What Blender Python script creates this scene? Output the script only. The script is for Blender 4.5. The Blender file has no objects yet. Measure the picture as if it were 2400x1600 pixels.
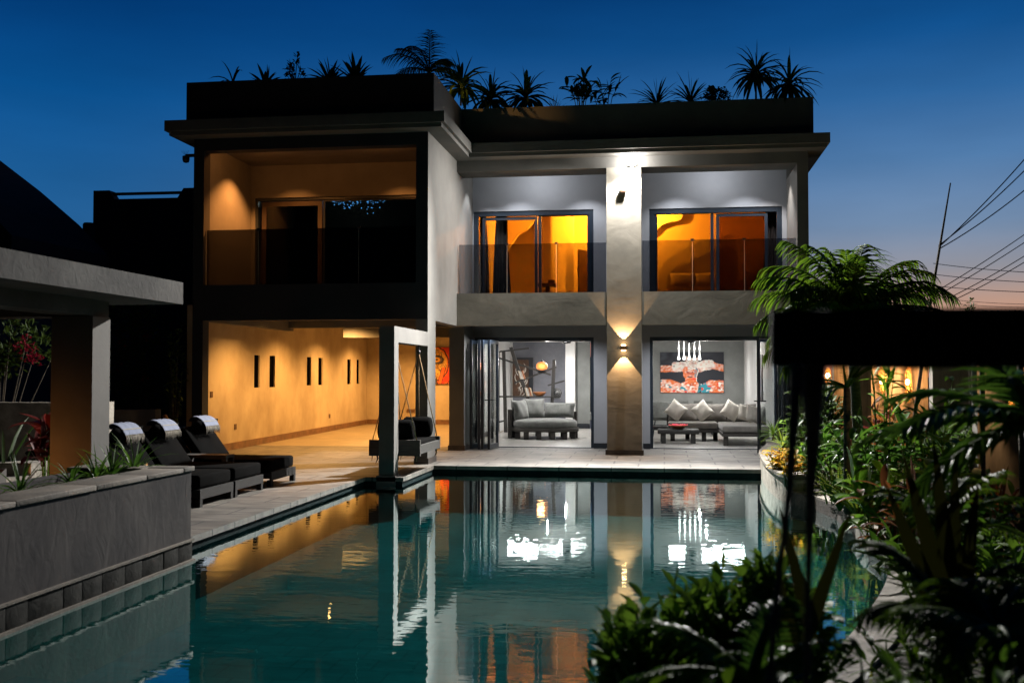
import bpy, bmesh, math, random
from mathutils import Vector, Matrix
R = math.radians
scene = bpy.context.scene
col = scene.collection
rnd = random.Random(7)

# ---------------------------------------------------------------- camera
YAW, PITCH, FPX = 8.1, 1.79, 2500.0
CAM = Vector((0, 0, 1.5))
cd = bpy.data.cameras.new('camera'); cam = bpy.data.objects.new('camera', cd); col.objects.link(cam)
cam.location = CAM; cam.rotation_euler = (R(90 + PITCH), 0, R(YAW))
cd.sensor_width = 36; cd.lens = FPX / 2400 * 36; cd.clip_start = .05; cd.clip_end = 3000
cd.dof.use_dof = True; cd.dof.focus_distance = 19; cd.dof.aperture_fstop = 2.8
scene.camera = cam
FW = Vector((-math.sin(R(YAW)) * math.cos(R(PITCH)), math.cos(R(YAW)) * math.cos(R(PITCH)), math.sin(R(PITCH))))
RT = Vector((math.cos(R(YAW)), math.sin(R(YAW)), 0)); UP = RT.cross(FW)
def at(px, py, ax, v):
    """point of the line of sight through photo pixel (px,py) on the plane X|Y|Z = v (surveying the place)"""
    r = FW + RT * ((px - 1200) / FPX) - UP * ((py - 800) / FPX)
    i = 'XYZ'.index(ax); return CAM + r * ((v - CAM[i]) / r[i])

# ---------------------------------------------------------------- colour management
scene.render.engine = 'CYCLES'
scene.view_settings.view_transform = 'Standard'; scene.view_settings.look = 'None'
scene.view_settings.exposure = 0; scene.view_settings.gamma = 1
scene.cycles.max_bounces = 8; scene.cycles.transparent_max_bounces = 24
scene.cycles.caustics_reflective = False; scene.cycles.caustics_refractive = False
scene.cycles.sample_clamp_indirect = 4

# ---------------------------------------------------------------- dusk sky
def lin(r, g, b):
    f = lambda c: (c / 255 / 12.92) if c / 255 <= .04045 else ((c / 255 + .055) / 1.055) ** 2.4
    return (f(r), f(g), f(b), 1)
w = bpy.data.worlds.new('World'); scene.world = w; w.use_nodes = True
nt = w.node_tree; nt.nodes.clear()
def N(t, **k):
    n = nt.nodes.new(t)
    for a, b in k.items(): setattr(n, a, b)
    return n
L = lambda a, b: nt.links.new(a, b)
out = N('ShaderNodeOutputWorld'); bg = N('ShaderNodeBackground'); L(bg.outputs[0], out.inputs[0])
tc = N('ShaderNodeTexCoord'); sx = N('ShaderNodeSeparateXYZ'); L(tc.outputs['Generated'], sx.inputs[0])
def ramp(stops):
    r = N('ShaderNodeValToRGB'); e = r.color_ramp.elements
    while len(e) > 1: e.remove(e[0])
    e[0].position = stops[0][0]; e[0].color = stops[0][1]
    for p, c in stops[1:]:
        k = e.new(p); k.color = c
    return r
S = lambda deg: .5 + .5 * math.sin(R(deg))
mz = N('ShaderNodeMapRange'); mz.inputs[1].default_value = -1; mz.inputs[2].default_value = 1
L(sx.outputs[2], mz.inputs[0])
rw = ramp([(S(-3), lin(8, 6, 6)), (S(-.5), lin(120, 72, 52)), (S(1.6), lin(192, 124, 88)), (S(3.8), lin(172, 140, 124)), (S(5.2), lin(140, 139, 146)), (S(7.5), lin(106, 129, 158)),
           (S(10.8), lin(74, 113, 156)), (S(14), lin(42, 94, 147)), (S(17), lin(16, 76, 134)), (S(20), lin(6, 60, 116)), (S(30), lin(0, 34, 84)), (S(60), lin(0, 10, 34))])
re_ = ramp([(S(-3), lin(3, 5, 9)), (S(0), lin(44, 90, 132)), (S(6), lin(38, 94, 145)), (S(10), lin(24, 82, 135)), (S(14), lin(8, 73, 131)),
            (S(17), lin(4, 61, 118)), (S(20), lin(0, 52, 110)), (S(30), lin(0, 26, 70)), (S(60), lin(0, 8, 28))])
rb = ramp([(S(-3), lin(0, 1, 2)), (S(0), lin(2, 5, 10)), (S(25), lin(1, 6, 16)), (S(60), lin(0, 7, 22))])
for r_ in (rw, re_, rb): L(mz.outputs[0], r_.inputs[0])
def azim(deg):      # cosine of the angle between the view direction and a compass direction
    d = N('ShaderNodeVectorMath', operation='DOT_PRODUCT'); nrm = N('ShaderNodeVectorMath', operation='NORMALIZE')
    cb = N('ShaderNodeCombineXYZ'); L(sx.outputs[0], cb.inputs[0]); L(sx.outputs[1], cb.inputs[1]); L(cb.outputs[0], nrm.inputs[0])
    L(nrm.outputs[0], d.inputs[0]); d.inputs[1].default_value = (math.sin(R(deg)), math.cos(R(deg)), 0); return d.outputs['Value']
def mapr(src, a, b):
    m = N('ShaderNodeMapRange', interpolation_type='SMOOTHSTEP'); L(src, m.inputs[0]); m.inputs[1].default_value = a; m.inputs[2].default_value = b; return m.outputs[0]
mixA = N('ShaderNodeMix', data_type='RGBA'); mixB = N('ShaderNodeMix', data_type='RGBA')
L(mapr(azim(35), .38, .99), mixA.inputs[0]); L(re_.outputs[0], mixA.inputs[6]); L(rw.outputs[0], mixA.inputs[7])
L(mapr(azim(10), -.1, .6), mixB.inputs[0]); L(rb.outputs[0], mixB.inputs[6]); L(mixA.outputs[2], mixB.inputs[7])
# thin high cloud mottling
nz = N('ShaderNodeTexNoise'); nz.inputs['Scale'].default_value = 2.2; nz.inputs['Detail'].default_value = 5
mp = N('ShaderNodeMapping'); mp.inputs[3].default_value = (1.2, 1, 5); L(tc.outputs['Generated'], mp.inputs[0]); L(mp.outputs[0], nz.inputs[0])
mr = N('ShaderNodeMapRange'); mr.inputs[1].default_value = .3; mr.inputs[2].default_value = .7; mr.inputs[3].default_value = .84; mr.inputs[4].default_value = 1.16; L(nz.outputs[0], mr.inputs[0])
ms = N('ShaderNodeVectorMath', operation='SCALE'); L(mixB.outputs[2], ms.inputs[0]); L(mr.outputs[0], ms.inputs['Scale'])
L(ms.outputs[0], bg.inputs[0]); bg.inputs[1].default_value = 1.14

# ---------------------------------------------------------------- materials
def base_mat(name):
    m = bpy.data.materials.new(name); m.use_nodes = True
    n = m.node_tree; n.nodes.clear()
    o = n.nodes.new('ShaderNodeOutputMaterial'); b = n.nodes.new('ShaderNodeBsdfPrincipled'); n.links.new(b.outputs[0], o.inputs[0])
    return m, n, b, o
def mat(name, c, rough=.7, c2=None, scale=3, detail=6, bump=0, bscale=None, bdist=.01, metal=0, spec=.5, emit=None, estr=0, trans=0, stretch=(1, 1, 1), sheen=0, lo=.35, hi=.65):
    m, n, b, o = base_mat(name)
    b.inputs['Roughness'].default_value = rough; b.inputs['Metallic'].default_value = metal
    b.inputs['Specular IOR Level'].default_value = spec
    if sheen: b.inputs['Sheen Weight'].default_value = sheen
    t = n.nodes.new('ShaderNodeTexCoord'); mpp = n.nodes.new('ShaderNodeMapping'); mpp.inputs[3].default_value = stretch
    n.links.new(t.outputs['Object'], mpp.inputs[0])
    c = tuple(c) + (1,)
    if c2 is None: c2 = tuple(x * .78 for x in c[:3])
    z = n.nodes.new('ShaderNodeTexNoise'); z.inputs['Scale'].default_value = scale; z.inputs['Detail'].default_value = detail; z.inputs['Roughness'].default_value = .62
    n.links.new(mpp.outputs[0], z.inputs[0])
    mr_ = n.nodes.new('ShaderNodeMapRange'); mr_.inputs[1].default_value = lo; mr_.inputs[2].default_value = hi; n.links.new(z.outputs[0], mr_.inputs[0])
    mx = n.nodes.new('ShaderNodeMix'); mx.data_type = 'RGBA'; n.links.new(mr_.outputs[0], mx.inputs[0])
    mx.inputs[6].default_value = tuple(c2[:3]) + (1,); mx.inputs[7].default_value = c
    n.links.new(mx.outputs[2], b.inputs['Base Color'])
    if bump:
        z2 = n.nodes.new('ShaderNodeTexNoise'); z2.inputs['Scale'].default_value = bscale or scale * 4; z2.inputs['Detail'].default_value = 5
        z2.inputs['Distortion'].default_value = 1.2
        n.links.new(mpp.outputs[0], z2.inputs[0])
        bp = n.nodes.new('ShaderNodeBump'); bp.inputs['Strength'].default_value = bump; bp.inputs['Distance'].default_value = bdist
        n.links.new(z2.outputs[0], bp.inputs['Height']); n.links.new(bp.outputs[0], b.inputs['Normal'])
    if emit: b.inputs['Emission Color'].default_value = tuple(emit) + (1,); b.inputs['Emission Strength'].default_value = estr
    return m
M = {}
M['plaster'] = mat('smooth_plaster', (.13, .125, .115), .85, (.095, .091, .084), 1.4, 8, .25, 14, .006)
M['shadefront'] = mat('shade_darkened_plaster', (.022, .023, .028), .85, (.015, .016, .02), 1.6, 8, .25, 14, .006)  # same plaster as the side faces, with the front's shade put into the colour
M['rough'] = mat('trowelled_plaster', (.25, .228, .19), .85, (.17, .156, .132), 1.7, 8, .2, 1.9, .035, stretch=(1, 1, 1.5))
M['wallc'] = mat('cool_painted_wall', (.26, .265, .285), .8, (.23, .235, .255), 1.2, 5, .1, 20, .004)
M['stucco'] = mat('stained_stucco', (.46, .37, .25), .85, (.29, .22, .14), .9, 9, .35, 6, .01, stretch=(1, 1, .8), lo=.3, hi=.6)
M['concrete'] = mat('weathered_concrete', (.11, .106, .10), .9, (.06, .058, .056), 1.6, 9, .5, 9, .014, spec=.15)
M['pool_wall'] = mat('stained_grey_render', (.115, .108, .104), .95, (.062, .060, .062), 1.8, 9, .5, 7, .012, spec=.06, stretch=(1, 1, .6))
M['basestone'] = mat('dark_base_stone', (.045, .044, .04), .9, (.010, .0105, .009), 6, 8, .5, 14, .01, spec=.1)
M['edgestone'] = mat('dark_pool_edge', (.010, .022, .024), .9, (.006, .012, .013), 6, 6, .4, 14, .01, spec=.05)
M['coping'] = mat('flagstone', (.19, .16, .125), .8, (.10, .09, .075), 3.5, 8, .5, 18, .01)
M['skirt'] = mat('dark_stone_skirting', (.075, .06, .05), .5, (.035, .03, .028), 5, 6)
M['skirtw'] = mat('brown_stone_skirting', (.2, .1, .05), .5, (.09, .045, .025), 5, 6)
M['black'] = mat('dark_steel', (.012, .016, .022), .4, (.008, .01, .015), 3)
M['frame'] = mat('anthracite_aluminium', (.016, .024, .036), .35, (.011, .017, .027), 3)
M['wood'] = mat('dark_stained_wood', (.045, .038, .032), .6, (.02, .017, .015), 6, 8, .4, 14, .004, stretch=(1, 8, 8))
M['woodgrey'] = mat('grey_washed_wood', (.045, .043, .04), .6, (.025, .023, .021), 6, 8, .4, 14, .004, stretch=(1, 8, 8))
M['brown'] = mat('brown_wood', (.12, .055, .025), .6, (.05, .025, .014), 6)
M['dimbrown'] = mat('dark_door_frame', (.035, .022, .014), .5, (.02, .013, .009), 6)
M['cush'] = mat('charcoal_canvas', (.0045, .0045, .0045), .95, (.003, .003, .003), 5, 4, .3, 60, .003, spec=.02)
M['velvet'] = mat('grey_velvet', (.15, .155, .145), .9, (.09, .093, .088), 6, 7, .3, 30, .006, sheen=.4)
M['sofa'] = mat('taupe_upholstery', (.17, .155, .135), .9, (.11, .1, .09), 6, 7, .3, 30, .006, sheen=.3)
M['linen'] = mat('cream_linen', (.62, .58, .52), .95, (.5, .47, .42), 8, 5, .3, 60, .004)
M['towel'] = mat('pale_blue_towel', (.21, .23, .30), 1, (.18, .2, .26), 12, 3, .2, 60, .003, spec=.05)
M['towelw'] = mat('towel_stripe', (.26, .24, .2), .95, (.2, .18, .15), 30, 3)
M['loungewood'] = mat('black_stained_teak', (.018, .017, .016), .7, (.009, .008, .008), 6, 8, .4, 14, .004, stretch=(1, 8, 8), spec=.2)
M['rope'] = mat('jute_rope', (.42, .28, .14), .9, (.25, .16, .08), 30, 3)
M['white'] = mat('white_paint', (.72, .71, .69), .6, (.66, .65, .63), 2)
M['ceil'] = mat('white_ceiling', (.42, .42, .41), .8, (.38, .38, .37), 2)
M['roomw'] = mat('room_wall', (.55, .55, .54), .8, (.48, .48, .47), 1.5, 7)
M['polished'] = mat('polished_grey_plaster', (.235, .245, .235), .55, (.165, .172, .165), 1.5, 9, .1, 8, .004)
M['polished_blue'] = mat('polished_blue_grey_plaster', (.17, .175, .2), .5, (.105, .11, .13), 1.6, 9, .1, 8, .004)
M['ochre'] = mat('bedroom_wall', (.6, .5, .38), .8, (.56, .46, .34), 1.5)
M['curtain'] = mat('dark_curtain', (.02, .014, .014), .95, (.012, .009, .009), 4)
M['soil'] = mat('dark_soil', (.05, .032, .02), .95, (.02, .013, .009), 9, 8, .8, 30, .02)
M['bark'] = mat('palm_bark', (.13, .11, .08), .9, (.05, .042, .032), 12, 6, .8, 20, .02, stretch=(1, 1, 4))
M['thatch'] = mat('dark_thatch', (.03, .026, .022), .95, (.012, .01, .009), 9, 6, 1, 30, .03)
M['dark_render'] = mat('dark_blue_grey_render', (.05, .055, .07), .9, (.035, .04, .05), 1.5)
M['clay'] = mat('carved_wood_ochre', (.36, .18, .06), .6, (.12, .05, .02), 9, 6, .8, 20, .01)
M['orange_glaze'] = mat('orange_bowl', (.45, .16, .05), .35, (.3, .1, .03), 6)
M['silver'] = mat('pale_metal', (.5, .5, .5), .3, (.3, .3, .3), 6, metal=.7)
M['paper'] = mat('book_paper', (.6, .5, .38), .8, (.45, .36, .26), 8)
M['rusty'] = mat('brass_lamp', (.35, .16, .05), .4, (.25, .1, .03), 8, metal=.6)
M['rock'] = mat('pale_rough_stone', (.40, .36, .30), .85, (.2, .18, .15), 5, 9, .8, 12, .02)
M['panel'] = mat('weathered_garden_wall', (.30, .27, .235), .85, (.16, .14, .12), 2.5, 9, .4, 10, .01, stretch=(2.5, 2.5, .35))
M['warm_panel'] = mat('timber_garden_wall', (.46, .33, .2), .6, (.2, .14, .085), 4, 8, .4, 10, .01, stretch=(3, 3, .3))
def emis(name, c, s): return mat(name, c, .5, c, 1, emit=c, estr=s)
M['flood_glow'] = emis('floodlight_lens', (1, .97, .92), 80)
M['bulb_warm'] = emis('warm_bulb', (1, .62, .28), 25)
M['bulb_white'] = emis('white_lamp', (1, .97, .92), 12)
M['pendant_glow'] = emis('pendant_glass', (1, .97, .93), 3.2)
M['lantern'] = emis('glowing_lantern', (1, .36, .1), .7)
M['sky_glint'] = emis('reflected_sky_glint', (.12, .45, 1), 14)  # glow of the added dots that imitate reflected sky
M['ceiling_lamp'] = emis('ceiling_lamp_lens', (1, .98, .95), 5)

def leafmat(name, c, c2, rough=.35, tr=.38, vein=0):
    c = (c[0] * 2.0, c[1] * 1.6, c[2] * 1.1); c2 = (c2[0] * 2.0, c2[1] * 1.6, c2[2] * 1.1)
    m, n, b, o = base_mat(name)
    oi = n.nodes.new('ShaderNodeNewGeometry'); t = n.nodes.new('ShaderNodeTexCoord')
    z = n.nodes.new('ShaderNodeTexNoise'); z.inputs['Scale'].default_value = 2.5; z.inputs['Detail'].default_value = 3; n.links.new(t.outputs['Object'], z.inputs[0])
    add = n.nodes.new('ShaderNodeMath'); add.operation = 'ADD'; n.links.new(oi.outputs['Random Per Island'], add.inputs[0]); n.links.new(z.outputs[0], add.inputs[1])
    mr_ = n.nodes.new('ShaderNodeMapRange'); mr_.inputs[1].default_value = .4; mr_.inputs[2].default_value = 1.3; n.links.new(add.outputs[0], mr_.inputs[0])
    mx = n.nodes.new('ShaderNodeMix'); mx.data_type = 'RGBA'; n.links.new(mr_.outputs[0], mx.inputs[0])
    mx.inputs[6].default_value = tuple(c) + (1,); mx.inputs[7].default_value = tuple(c2) + (1,)
    n.links.new(mx.outputs[2], b.inputs['Base Color']); b.inputs['Roughness'].default_value = rough + .2; b.inputs['Specular IOR Level'].default_value = .2
    tl = n.nodes.new('ShaderNodeBsdfTranslucent'); n.links.new(mx.outputs[2], tl.inputs[0])
    ms_ = n.nodes.new('ShaderNodeMixShader'); ms_.inputs[0].default_value = tr
    n.links.new(b.outputs[0], ms_.inputs[1]); n.links.new(tl.outputs[0], ms_.inputs[2]); n.links.new(ms_.outputs[0], o.inputs[0])
    return m
M['palm'] = leafmat('palm_leaf', (.006, .032, .004), (.05, .11, .010), .36)
M['palmy'] = leafmat('yellowing_palm_leaf', (.06, .12, .02), (.2, .24, .04), .35)
M['leaf'] = leafmat('glossy_leaf', (.018, .065, .012), (.05, .13, .02), .25)
M['bright'] = leafmat('bright_leaf', (.05, .16, .015), (.12, .26, .03), .3, .35)
M['dark'] = leafmat('dark_leaf', (.010, .03, .009), (.028, .06, .014), .35)
M['bronze'] = leafmat('bronze_leaf', (.07, .03, .015), (.14, .06, .02), .35)
M['purple'] = leafmat('dark_red_leaf', (.03, .008, .012), (.07, .015, .02), .3)
M['rust'] = leafmat('rusty_leaf', (.12, .05, .015), (.22, .09, .03), .5)
M['croton'] = leafmat('yellow_croton_leaf', (.10, .14, .015), (.36, .24, .03), .35)
M['shrub'] = leafmat('shrub_leaf', (.03, .09, .012), (.07, .16, .02), .4)
M['olive'] = leafmat('olive_leaf', (.006, .010, .003), (.014, .018, .004), .6, .15)
M['fern'] = leafmat('fern_leaf', (.05, .11, .015), (.12, .18, .03), .5)
M['petalr'] = leafmat('red_flower', (.08, .003, .014), (.13, .007, .03), .6)
M['petalw'] = leafmat('white_flower', (.7, .68, .6), (.8, .78, .7), .6)
M['petalp'] = leafmat('pink_flower', (.7, .06, .25), (.8, .3, .45), .6)
M['grassm'] = leafmat('ground_leaf', (.02, .05, .01), (.07, .10, .02), .4)

def schlick(n, nrm=None, f0=.02, gain=1.0, ex=5.0):
    ge = n.nodes.new('ShaderNodeNewGeometry'); dt = n.nodes.new('ShaderNodeVectorMath'); dt.operation = 'DOT_PRODUCT'
    n.links.new(ge.outputs['Incoming'], dt.inputs[0]); n.links.new(nrm or ge.outputs['Normal'], dt.inputs[1])
    def mth(op, a, b=None):
        k = n.nodes.new('ShaderNodeMath'); k.operation = op; k.use_clamp = False
        n.links.new(a, k.inputs[0]) if not isinstance(a, float) else setattr(k.inputs[0], 'default_value', a)
        if b is not None: n.links.new(b, k.inputs[1]) if not isinstance(b, float) else setattr(k.inputs[1], 'default_value', b)
        return k.outputs[0]
    c = mth('ABSOLUTE', dt.outputs['Value']); c = mth('MAXIMUM', mth('SUBTRACT', 1.0, c), 0.0); c = mth('POWER', c, ex)
    c = mth('ADD', mth('MULTIPLY', c, (1 - f0) * gain), f0); k = n.nodes.new('ShaderNodeMath'); k.operation = 'MINIMUM'; n.links.new(c, k.inputs[0]); k.inputs[1].default_value = 1; return k.outputs[0]
def glass(name, tint, fres=1.5, rough=0.0, extra=0.0):
    m = bpy.data.materials.new(name); m.use_nodes = True; n = m.node_tree; n.nodes.clear()
    o = n.nodes.new('ShaderNodeOutputMaterial'); t = n.nodes.new('ShaderNodeBsdfTransparent'); t.inputs[0].default_value = tuple(tint) + (1,)
    g = n.nodes.new('ShaderNodeBsdfGlossy'); g.inputs['Roughness'].default_value = rough;     mx = n.nodes.new('ShaderNodeMixShader'); a = n.nodes.new('ShaderNodeMath'); a.operation = 'ADD'; a.inputs[1].default_value = extra
    n.links.new(schlick(n, None, ((fres - 1) / (fres + 1)) ** 2), a.inputs[0]); n.links.new(a.outputs[0], mx.inputs[0]); n.links.new(t.outputs[0], mx.inputs[1]); n.links.new(g.outputs[0], mx.inputs[2]); n.links.new(mx.outputs[0], o.inputs[0])
    return m
M['glass'] = glass('window_glass', (.93, .95, .94), 1.3)
M['railglass'] = glass('smoked_railing_glass', (.60, .61, .64), 1.48)
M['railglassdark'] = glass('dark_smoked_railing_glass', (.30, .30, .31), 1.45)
M['tintglass'] = glass('sheer_tinted_glass', (.60, .48, .46), 1.45)
M['darkglass'] = glass('dark_window_glass', (.25, .26, .25), 1.45)
M['beamwood'] = mat('weathered_black_timber', (.010, .010, .012), .95, (.004, .004, .005), 6, 8, .5, 18, .006, spec=.1, stretch=(1, 8, 8))
M['void'] = mat('opening_shade_black', (.002, .002, .002), 1, spec=0)
M['edge'] = mat('glass_edge', (.45, .42, .36), .3)

# water: mirror reflection by Fresnel over a teal tinted body
def water_mat():
    m = bpy.data.materials.new('pool_water'); m.use_nodes = True; n = m.node_tree; n.nodes.clear()
    o = n.nodes.new('ShaderNodeOutputMaterial'); t = n.nodes.new('ShaderNodeBsdfTransparent'); t.inputs[0].default_value = (.30, .78, .78, 1)
    g = n.nodes.new('ShaderNodeBsdfGlossy'); g.inputs['Roughness'].default_value = .012; g.inputs[0].default_value = (.80, .92, .93, 1)
    tcn = n.nodes.new('ShaderNodeTexCoord')
    def noise(sc, st, det):
        mpn = n.nodes.new('ShaderNodeMapping'); mpn.inputs[3].default_value = st; mpn.inputs[2].default_value = (0, 0, .35); n.links.new(tcn.outputs['Object'], mpn.inputs[0])
        z = n.nodes.new('ShaderNodeTexNoise'); z.inputs['Scale'].default_value = sc; z.inputs['Detail'].default_value = det; n.links.new(mpn.outputs[0], z.inputs[0]); return z.outputs[0]
    b1 = n.nodes.new('ShaderNodeBump'); b1.inputs['Strength'].default_value = WR1; b1.inputs['Distance'].default_value = .02; n.links.new(noise(7, (.6, 1.4, 1), 2), b1.inputs['Height'])
    b2 = n.nodes.new('ShaderNodeBump'); b2.inputs['Strength'].default_value = WR2; b2.inputs['Distance'].default_value = .1; n.links.new(noise(.9, (.7, 1.2, 1), 2), b2.inputs['Height'])
    n.links.new(b1.outputs[0], b2.inputs['Normal'])
    n.links.new(b2.outputs[0], g.inputs['Normal'])
    mx = n.nodes.new('ShaderNodeMixShader'); n.links.new(schlick(n, b2.outputs[0], .02, 1.6, 4.2), mx.inputs[0]); n.links.new(t.outputs[0], mx.inputs[1]); n.links.new(g.outputs[0], mx.inputs[2]); n.links.new(mx.outputs[0], o.inputs[0])
    return m
WR1, WR2 = .055, .011
M['water'] = water_mat()

# stone paving and interior tiles
def tile_mat(name, ca, cb, cm, sx_, sy_, rough=.6, mort=.012, bump=.4, rot=0, noise=.5):
    m, n, b, o = base_mat(name); t = n.nodes.new('ShaderNodeTexCoord'); mpn = n.nodes.new('ShaderNodeMapping'); mpn.inputs[2].default_value = (0, 0, rot)
    n.links.new(t.outputs['Object'], mpn.inputs[0])
    br = n.nodes.new('ShaderNodeTexBrick'); br.inputs['Scale'].default_value = 1; br.inputs['Brick Width'].default_value = sx_; br.inputs['Row Height'].default_value = sy_
    br.inputs['Mortar Size'].default_value = mort; br.inputs['Color1'].default_value = tuple(ca) + (1,); br.inputs['Color2'].default_value = tuple(cb) + (1,); br.inputs['Mortar'].default_value = tuple(cm) + (1,)
    n.links.new(mpn.outputs[0], br.inputs[0])
    z = n.nodes.new('ShaderNodeTexNoise'); z.inputs['Scale'].default_value = 2.3; z.inputs['Detail'].default_value = 9; z.inputs['Distortion'].default_value = .6
    m2 = n.nodes.new('ShaderNodeMapping'); m2.inputs[3].default_value = (1, 2.2, 1); n.links.new(t.outputs['Object'], m2.inputs[0]); n.links.new(m2.outputs[0], z.inputs[0])
    mr_ = n.nodes.new('ShaderNodeMapRange'); mr_.inputs[1].default_value = .3; mr_.inputs[2].default_value = .7; mr_.inputs[3].default_value = 1 - noise; mr_.inputs[4].default_value = 1.1
    n.links.new(z.outputs[0], mr_.inputs[0])
    sc = n.nodes.new('ShaderNodeVectorMath'); sc.operation = 'SCALE'; n.links.new(br.outputs[0], sc.inputs[0]); n.links.new(mr_.outputs[0], sc.inputs['Scale'])
    n.links.new(sc.outputs[0], b.inputs['Base Color']); b.inputs['Roughness'].default_value = rough
    bp = n.nodes.new('ShaderNodeBump'); bp.inputs['Strength'].default_value = bump; bp.inputs['Distance'].default_value = .004; bp.invert = True
    n.links.new(br.outputs['Fac'], bp.inputs['Height']); n.links.new(bp.outputs[0], b.inputs['Normal'])
    return m
M['deck'] = tile_mat('stone_paving', (.19, .17, .145), (.14, .127, .11), (.035, .032, .028), .85, .55, .6, .013, .6, 0, .72)
M['floor'] = tile_mat('interior_tile', (.42, .40, .37), (.38, .365, .34), (.22, .21, .2), .6, .6, .3, .006, .2, 0, .3)
M['patio'] = tile_mat('patio_tile', (.30, .24, .16), (.26, .21, .14), (.17, .14, .1), .6, .6, .4, .006, .2, 0, .35)
M['pooltile'] = tile_mat('pool_tile', (.014, .135, .145), (.013, .122, .132), (.011, .10, .108), .3, .3, .95, .01, .2, 0, .35)
M['poolstep'] = tile_mat('pool_step_tile', (.025, .13, .125), (.022, .12, .115), (.016, .09, .085), .3, .3, .95, .01, .2, 0, .2)
for k_ in ('pooltile', 'poolstep'): M[k_].node_tree.nodes['Principled BSDF'].inputs['Specular IOR Level'].default_value = .05

# ---------------------------------------------------------------- helpers
def wloc(o):
    v = Vector((0, 0, 0))
    while o: v += o.location; o = o.parent
    return v
class MB:
    def __init__(s): s.v = []; s.f = []; s.sm = []
    def add(s, vs, fs, smooth=False):
        k = len(s.v); s.v += [tuple(x) for x in vs]; s.f += [tuple(i + k for i in f) for f in fs]; s.sm += [smooth] * len(fs); return s
    def box(s, x0, x1, y0, y1, z0, z1, bev=0):
        if bev:
            bm = bmesh.new(); bmesh.ops.create_cube(bm, size=1)
            for v in bm.verts: v.co = Vector(((x0 + x1) / 2 + v.co.x * (x1 - x0), (y0 + y1) / 2 + v.co.y * (y1 - y0), (z0 + z1) / 2 + v.co.z * (z1 - z0)))
            bmesh.ops.bevel(bm, geom=bm.edges[:], offset=bev, segments=3, affect='EDGES', profile=.5)
            bm.verts.index_update(); s.add([v.co for v in bm.verts], [[v.index for v in f.verts] for f in bm.faces], True); bm.free(); return s
        vs = [(x, y, z) for z in (z0, z1) for y in (y0, y1) for x in (x0, x1)]
        return s.add(vs, [(0, 2, 3, 1), (4, 5, 7, 6), (0, 1, 5, 4), (2, 6, 7, 3), (0, 4, 6, 2), (1, 3, 7, 5)])
    def bar(s, a, b, w_, h_=None, up=(0, 0, 1)):
        a = Vector(a); b = Vector(b); h_ = h_ or w_; d = (b - a).normalized(); u = Vector(up)
        if abs(d.dot(u)) > .98: u = Vector((0, 1, 0))
        x = d.cross(u).normalized(); y = x.cross(d)
        vs = [p + x * (i * w_ / 2) + y * (j * h_ / 2) for p in (a, b) for i, j in ((-1, -1), (1, -1), (1, 1), (-1, 1))]
        return s.add(vs, [(0, 1, 2, 3), (4, 7, 6, 5), (0, 4, 5, 1), (1, 5, 6, 2), (2, 6, 7, 3), (3, 7, 4, 0)])
    def tube(s, pts, rs, n=8, cap=True):
        pts = [Vector(p) for p in pts]
        if not isinstance(rs, (list, tuple)): rs = [rs] * len(pts)
        k = len(pts); vs = []; ref = None
        for i, p in enumerate(pts):
            d = (pts[min(i + 1, k - 1)] - pts[max(i - 1, 0)]).normalized()
            if ref is None: ref = d.orthogonal().normalized()
            x = (ref - d * ref.dot(d)); x = x.normalized() if x.length > 1e-6 else d.orthogonal().normalized(); ref = x; y = d.cross(x)
            vs += [p + (x * math.cos(2 * math.pi * j / n) + y * math.sin(2 * math.pi * j / n)) * rs[i] for j in range(n)]
        fs = [(i * n + j, i * n + (j + 1) % n, (i + 1) * n + (j + 1) % n, (i + 1) * n + j) for i in range(k - 1) for j in range(n)]
        if cap: fs += [tuple(range(n))[::-1], tuple((k - 1) * n + j for j in range(n))]
        return s.add(vs, fs, True)
    def lathe(s, c, prof, n=20, sq=1):
        c = Vector(c); vs = [c + Vector((r * math.cos(2 * math.pi * j / n), r * math.sin(2 * math.pi * j / n) * sq, z)) for r, z in prof for j in range(n)]
        k = len(prof); fs = [(i * n + j, i * n + (j + 1) % n, (i + 1) * n + (j + 1) % n, (i + 1) * n + j) for i in range(k - 1) for j in range(n)]
        fs += [tuple(range(n))[::-1], tuple((k - 1) * n + j for j in range(n))]
        return s.add(vs, fs, True)
    def prism(s, poly, z0, z1):
        n = len(poly); vs = [(x, y, z) for z in (z0, z1) for x, y in poly]
        return s.add(vs, [tuple(range(n))[::-1], tuple(range(n, 2 * n))] + [(i, (i + 1) % n, n + (i + 1) % n, n + i) for i in range(n)])
    def pillow(s, c, w_, h_, t, rot):      # soft cushion, local x width, z height, y thickness
        n = 14; vs = []
        for side in (1, -1):
            for i in range(n + 1):
                for j in range(n + 1):
                    u = i / n * 2 - 1; v = j / n * 2 - 1
                    k = (1 - u ** 4) * (1 - v ** 4); pin = 1 - .10 * (1 - abs(u * v)) * (abs(u) ** 2 + abs(v) ** 2) / 1.2
                    vs.append(Vector((u * w_ / 2 * pin, side * t / 2 * (k ** .5) * (1 + .06 * math.sin(7 * u + 3 * v)), v * h_ / 2 * pin)))
        fs = []
        for sd in (0, 1):
            o = sd * (n + 1) ** 2
            for i in range(n):
                for j in range(n):
                    q = [o + i * (n + 1) + j, o + (i + 1) * (n + 1) + j, o + (i + 1) * (n + 1) + j + 1, o + i * (n + 1) + j + 1]
                    fs.append(tuple(q if sd else q[::-1]))
        m_ = Matrix.Translation(Vector(c)) @ rot.to_4x4()
        return s.add([m_ @ v for v in vs], fs, True)
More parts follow.
